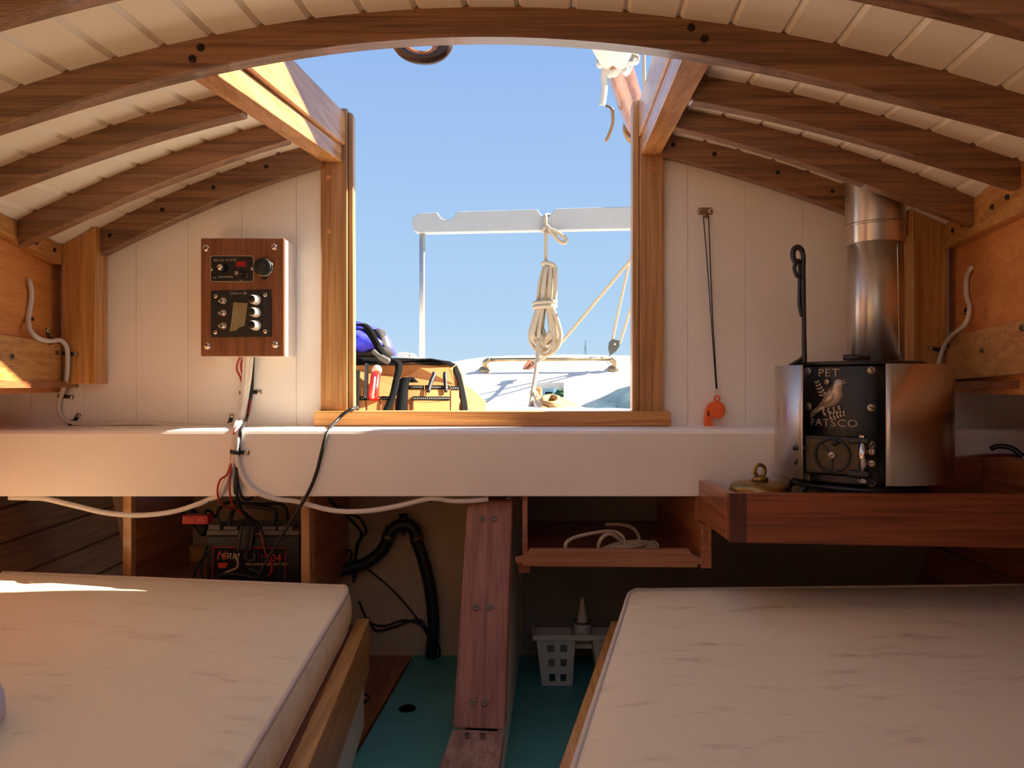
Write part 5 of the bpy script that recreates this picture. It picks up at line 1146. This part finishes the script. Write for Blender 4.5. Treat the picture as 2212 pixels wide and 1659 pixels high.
# boom with furled sail
bo = thing('boom', 'varnished wooden boom over the cockpit at upper right', 'boom', F(1360, 300, 2.7))
A_, B_ = F(1338, 150, 2.26), F(1412, 372, 3.14)
dv = (B_ - A_); 
obj('spar', tube(N(), [A_ - dv * 2.2, A_, B_, B_ + dv * .35], .043, 20, sm=False), M_BOOM, bo, True)
u1 = dv.normalized()
def around(c, r0, r1=None): 
    s1 = u1.cross(Vector((0, 0, 1))).normalized(); s2 = s1.cross(u1)
    return [c + s1 * r0 * math.cos(a) + s2 * r0 * math.sin(a) for a in [2 * PI * i / 16 for i in range(16)]]
cL = A_ + dv * .48
for k in range(3): obj('lashing', tube(N(), around(cL + u1 * (.017 * k), .050), .008, 6, True), M_ROPET, bo, True)
obj('lashing_tail', tube(N(), L((1322, 236, 2.55), (1324, 262, 2.55), (1318, 285, 2.55), (1309, 305, 2.55)), .006, 6), M_ROPET, bo, True)
obj('lashing_tail', tube(N(), L((1326, 240, 2.55), (1318, 232, 2.55), (1308, 228, 2.55)), .005, 6), M_GREYP, bo, True)
sf_ = thing('furled_sail', 'white furled sail tied on the boom with a bow', 'sail', A_)
bm = N(); P_ = []
s1 = u1.cross(Vector((0, 0, 1))).normalized(); s2 = s1.cross(u1)
rings = []
for i in range(30):
    c_ = A_ - dv * (2.1 * i / 29) + u1 * -.02; rg = []
    for j in range(24):
        a = 2 * PI * j / 24; r_ = (.060 if math.sin(a) < 0 else .060 + .05 * math.sin(a)) * (1 + .06 * math.sin(5 * a + i * .4)) * (.8 + .2 * min(1, i / 3))
        rg.append(bm.verts.new(c_ + s1 * r_ * math.cos(a) + s2 * (r_ * math.sin(a) + .008)))
    rings.append(rg)
for X_, Y_ in zip(rings, rings[1:]):
    for j in range(24): bm.faces.new((X_[j], X_[(j + 1) % 24], Y_[(j + 1) % 24], Y_[j]))
bm.faces.new(rings[0]); bm.faces.new(rings[-1])
obj('sail_roll', bm, M_SAIL, sf_, True)
kn = F(1326, 140, 2.20)
obj('knot', tube(N(), [kn + Vector((-.02, 0, -.012)), kn + Vector((-.005, -.02, .02)), kn + Vector((.012, -.02, -.005)), kn + Vector((-.004, -.015, -.03)), kn + Vector((-.022, 0, -.01))], .014, 8), M_SAIL, sf_, True)
for pts in (((1322, 140), (1305, 125), (1290, 132), (1293, 143), (1310, 143)), ((1330, 136), (1350, 118), (1376, 122), (1378, 134), (1358, 138), (1335, 140))):
    obj('bow_loop', ribbon(N(), [F(x, y, 2.19) for x, y in pts], Vector((.006, .05, .012)), .004), M_SAIL, sf_, True)
obj('tie_tail', ribbon(N(), [F(x, y, 2.19) for x, y in ((1308, 142), (1304, 165), (1306, 190), (1301, 228))], Vector((.018, .004, 0)), .003), M_SAIL, sf_, True)
obj('tie_tail', tube(N(), [F(x, y, 2.18) for x, y in ((1340, 138), (1352, 148), (1350, 155), (1346, 150), (1344, 160))], .003, 6), M_SAIL, sf_, True)
o = obj('topping_lift', tube(N(), L((1390, 60, 2.6), (1392, 190, 2.6), (1395, 330, 2.75)), .006, 8), M_ROPE, None, True); tag(o, 'thin white line rising beside the boom at upper right', 'rope')
# dark loop under the slid hatch
lp = thing('leather_loop', 'dark brown loop hanging below top edge of the hatch opening', 'loop', F(915, 100, 1.2))
obj('outer_band', tube(N(), L((858, 92, 1.25), (872, 110, 1.25), (895, 122, 1.25), (925, 125, 1.25), (948, 118, 1.25), (962, 103, 1.25), (966, 88, 1.25)), .011, 10), M_ROPEK, lp, True)
obj('inner_band', tube(N(), L((868, 92, 1.245), (880, 106, 1.245), (900, 117, 1.245), (922, 117, 1.245), (938, 108, 1.245), (944, 92, 1.245)), .006, 8), M_BOOM, lp, True)
obj('loop_hook', tube(N(), [F(905, 88, 1.25), F(905, 60, 1.25), F(905, 60, 1.10)], .004, 6), M_BRONZE, lp, True)
# tool bag
bgp = thing('tool_bag', 'tan canvas tool bag with black trim and pockets behind the sill', 'bag', F(910, 890, 2.2))
def bp(px, py, h=0.0):                                      # bag front leans back and turns to the right
    k = (890 - py) / 120.0; s = (px - 900) / 150.0
    return F(px, py, 2.10 + .12 * k + .06 * max(0, s) ** 2 * 2 + .05 * s - h)
def bagpiece(name, pts, mat, par, h0=0.0, th=.01, bev=.003, sm=False):
    a = [bp(x, y, h0) for x, y in pts]
    bm = N(); prism(bm, a, (0, th, .002)); return obj(name, bm, mat, par, sm, bev)
bodyp = [(700, 893), (1000, 893), (1003, 870), (996, 830), (985, 795), (972, 782), (940, 776), (890, 774), (820, 772), (700, 776)]
bagpiece('body', bodyp, M_BAG, bgp, 0, .22, .02)
bagpiece('zip_band', [(700, 779), (780, 773), (860, 774), (930, 776), (970, 781), (985, 788), (978, 792), (950, 785), (900, 787), (850, 790), (800, 789), (700, 790)], M_BAGT, bgp, .004, .02)
bagpiece('end_zip', [(985, 788), (995, 810), (1002, 840), (1008, 870), (1010, 893), (998, 893), (996, 860), (990, 825), (980, 798)], M_BAGT, bgp, .004, .03)
bagpiece('end_flap', [(1006, 833), (1020, 842), (1045, 865), (1051, 873), (1048, 893), (1010, 893), (1010, 855)], M_BAG, bgp, -.03, .02)
for x0, x1, y0 in ((764, 790, 858), (790, 822, 858), (822, 852, 858), (878, 916, 834), (917, 972, 834), (890, 972, 858), (972, 992, 836)):
    pk = bagpiece('pocket', [(x0 + 1, 893), (x1 - 1, 893), (x1 - 1, y0), (x0 + 1, y0)], M_BAG, bgp, .010 if y0 < 850 else .018, .012, .004)
    bagpiece('pocket_trim', [(x0 + .5, y0 + 6), (x1 - .5, y0 + 7), (x1 - .5, y0), (x0 + .5, y0 - 1)], M_BAGT, pk, .013 if y0 < 850 else .021, .010, .001)
    for xs in np.arange(x0 + 3, x1 - 3, 4.2):
        bagpiece('stitch', [(xs, y0 + 3.8), (xs + 1.8, y0 + 3.8), (xs + 1.8, y0 + 2.6), (xs, y0 + 2.6)], M_STITCH, pk, .0145 if y0 < 850 else .0225, .001, 0)
hd = obj('carry_strap', ribbon(N(), [bp(770, 800, .03), bp(768, 850, .03), bp(766, 893, .02)], Vector((.02, .006, 0)), .004), M_BAGT, bgp, True)
obj('carry_strap', ribbon(N(), [bp(768, 712, .03), bp(790, 712, .03), bp(806, 730, .035), bp(820, 755, .035), bp(834, 772, .035), bp(850, 778, .035), bp(860, 785, .035), bp(861, 800, .035), bp(856, 822, .035), bp(850, 850, .035), bp(840, 875, .03), bp(832, 894, .03)], Vector((.020, .008, .002)), .004), M_BAGT, bgp, True)
obj('buckle', tube(N(), [bp(806, 758, .045), bp(822, 772, .045), bp(842, 782, .042)], [.007, .010, .006], 8), M_GREYP, bgp, True)
obj('tape_strap', ribbon(N(), [bp(893, 826, .022), bp(880, 816, .035), bp(872, 830, .035), bp(868, 860, .035), bp(865, 894, .034)], Vector((.030, .004, 0)), .004), M_BAGT, bgp, True)
sdv = thing('screwdriver', 'red and clear screwdriver handle in left pocket of tool bag', 'screwdriver', bp(808, 858, .03))
obj('handle', tube(N(), [bp(807, 862, .028), bp(809, 835, .028), bp(812, 812, .028), bp(813, 805, .028)], [.0150, .0150, .0145, .0118], 6, sm=False), M_REDP, sdv, True)
obj('butt', tube(N(), [bp(813, 806, .028), bp(814, 800, .028), bp(814.5, 795, .028), bp(815, 791, .028)], [.0135, .0150, .0140, .007], 14, sm=False), M_CLEARP, sdv, True)
obj('core', tube(N(), [bp(805, 860, .0435), bp(810, 815, .0435)], .0035, 6), M_CLEARP, sdv, True)
for x, x2, lab in ((925, 937, 'black plier grip leaning left in tool bag pocket'), (963, 961, 'black plier grip upright in tool bag pocket')):
    pg = obj('plier_grip', tube(N(), [bp(x, 846, .020), bp((x + x2) / 2, 825, .022), bp(x2, 812, .022), bp(x2 + 1, 805, .022)], [.0055, .0062, .0062, .004], 10), M_BLACKR, None, True); tag(pg, lab, 'pliers')
pg = obj('grey_handle', tube(N(), [bp(790, 860, .02), bp(791, 825, .02), bp(792, 800, .02), bp(792, 786, .02)], [.006, .006, .0055, .0035], 10), M_GREYP, None, True); tag(pg, 'slim grey tool handle beside the red screwdriver', 'tool')
# blue life jacket above the bag
lj = thing('life_jacket', 'royal blue nylon life jacket with black mesh lying on tool bag', 'life jacket', F(800, 772, 2.3))
LD = 2.26
def puff(name, pts, mat, d, th, par=lj):
    bm = N(); poly = [F(x, y, d) for x, y in pts]; c_ = sum(poly, Vector()) / len(poly); n_ = len(poly)
    r0 = [bm.verts.new(p + Vector((0, th * .5, 0))) for p in poly]; r1 = [bm.verts.new(p + (c_ - p) * .12 + Vector((0, th * .1, 0))) for p in poly]
    r2 = [bm.verts.new(p + (c_ - p) * .45 + Vector((0, -th * .12, 0))) for p in poly]; cc_ = bm.verts.new(c_ + Vector((0, -th * .18, 0)))
    r3 = [bm.verts.new(p + (c_ - p) * .1 + Vector((0, th, 0))) for p in poly]
    for a, b in ((r3, r0), (r0, r1), (r1, r2)):
        for k in range(n_): bm.faces.new((a[k], a[(k + 1) % n_], b[(k + 1) % n_], b[k]))
    for k in range(n_): bm.faces.new((r2[k], r2[(k + 1) % n_], cc_))
    bm.faces.new(r3); return obj(name, bm, mat, par, True)
puff('back_panel', [(740, 690), (768, 692), (790, 699), (818, 706), (826, 716), (836, 728), (845, 748), (850, 766), (835, 770), (800, 768), (740, 770)], M_BLUE, LD + .03, .10)
puff('mesh_strip', [(800, 710), (815, 708), (828, 713), (826, 724), (832, 742), (842, 765), (850, 764), (840, 770), (826, 772), (820, 750), (808, 728)], M_MESH, LD, .05)
puff('front_panel', [(740, 708), (766, 709), (785, 720), (808, 724), (822, 735), (825, 744), (816, 752), (800, 756), (785, 762), (776, 764), (766, 758), (740, 760)], M_BLUE, LD - .04, .08)
puff('mesh_edge', [(740, 760), (766, 760), (780, 764), (800, 756), (820, 746), (836, 748), (848, 764), (838, 772), (800, 773), (740, 773)], M_MESH, LD - .02, .05)
obj('strap', ribbon(N(), L((764, 702, LD - .07), (785, 702, LD - .075), (800, 715, LD - .08), (812, 738, LD - .08), (824, 758, LD - .08), (832, 770, LD - .08)), Vector((.016, .006, .006)), .003), M_BAGT, lj, True)
# tiller, rope pile and tarp
tl = thing('tiller', 'honey coloured wooden tiller head on the after deck', 'tiller', F(1165, 888, 3.0))
obj('head', prism(N(), L((1152, 838, 3.25), (1171, 836, 3.25), (1172, 858, 3.25), (1163, 890, 3.22), (1150, 890, 3.22)), (0, .06, 0)), M_TILLER, tl, False, .008)
obj('arm', tube(N(), L((1152, 850, 3.2), (1163, 872, 2.95), (1178, 896, 2.7)), [.02, .024, .026], 12), M_TILLER, tl, True)
rc = thing('rope_pile', 'tan twisted rope coil lying on deck beside the tiller', 'rope', F(1210, 888, 2.9))
for k in range(7):
    f_ = k / 6; cx_, w_ = 1208 - 3 * k, 40 - 4 * k
    obj('turn', tube(N(), [F(cx_ + w_ * math.cos(a), 888 - 3.4 * k - 6 * math.sin(a) - (4 if math.sin(a) > 0 else 0), 2.85 + .09 * math.sin(a)) for a in [2 * PI * i / 16 for i in range(16)]], .0125, 8, True), M_ROPET, rc, True)
tp = None
bm = N(); g_ = []
for j in range(9):
    row = []
    for i in range(15):
        u, v = i / 14, j / 8
        x = 1240 + 330 * u; y = 893 - (893 - (885 - 62 * math.sin(min(1, u * 1.7) * PI / 2) * (1 if u < .8 else 1))) * math.sin(v * PI / 2)
        y += (4 * math.sin(u * 19 + v * 5) + 2.5 * math.sin(u * 41 - v * 13)) * v * (1 - v * .6)
        row.append(bm.verts.new(F(x, y, 2.62 + .42 * v + .05 * math.sin(u * 27 + 6 * v) * (1 - v * .5))))
    g_.append(row)
for A, B in zip(g_, g_[1:]):
    for i in range(14): bm.faces.new((A[i], A[i + 1], B[i + 1], B[i]))
o = obj('tarp', bm, M_TARP, None, True); md = o.modifiers.new('solid', 'SOLIDIFY'); md.thickness = .01; tag(o, 'slate blue crumpled tarpaulin heaped in the cockpit at right', 'tarpaulin')
# far things: water, shore, boats
bm = N(); box(bm, -300, 300, 5, 500, -1.62, -1.6); wtr = obj('ground_water', bm, M_WATER); wtr['kind'] = 'structure'; wtr['label'] = 'calm water beyond the boat'
sb = thing('sailboat', 'far sailboat mast above the after deck', 'boat', V(12, 120, -1.6))
mx_ = (1266 - CX) / FPX * 120
obj('hull', prism(N(), [V(mx_ - 3, 120, -1.6), V(mx_ + 3, 120, -1.6), V(mx_ + 4, 120, -.6), V(mx_ - 3.4, 120, -.6)], (0, 2, 0)), M_DECK, sb)
obj('mast', tube(N(), [V(mx_, 121, -.6), V(mx_, 121, (CY - 735) / FPX * 121)], .09, 8), M_STEEL, sb)
for dx in (-1, 1): obj('stay', tube(N(), [V(mx_ + dx * .9, 121, -.6), V(mx_, 121, (CY - 738) / FPX * 121)], .035, 5), M_STEEL, sb)
wk = thing('moored_boat', 'pale moored boat seen through the square deck opening', 'boat', V(.66, 15, -1.6))
obj('cabin', prism(N(), L((1168, 1011.5, 14), (1196, 1011.5, 14), (1196, 815, 14), (1168, 815, 14)), (0, 2, 0)), plain('pale_green_white', (214, 222, 206), .6), wk)
obj('port', prism(N(), L((1178, 858, 13.98), (1193, 858, 13.98), (1193, 847, 13.98), (1178, 847, 13.98)), (0, .01, 0)), M_HOLE, wk)
bm = N(); bmesh.ops.create_icosphere(bm, subdivisions=4, radius=1.0)
for v in bm.verts:
    n_ = v.co.copy(); k = 1 + .12 * math.sin(9 * n_.x + 5 * n_.z) * math.sin(7 * n_.y + 8 * n_.z)
    v.co = F(1222, 862, 90) + Vector((n_.x * 1.6 * k, n_.y * 1.5 * k, n_.z * 1.35 * k))
tag(obj('shore_tree', bm, M_TREE, None, True), 'green tree on far shore seen through deck opening', 'tree')
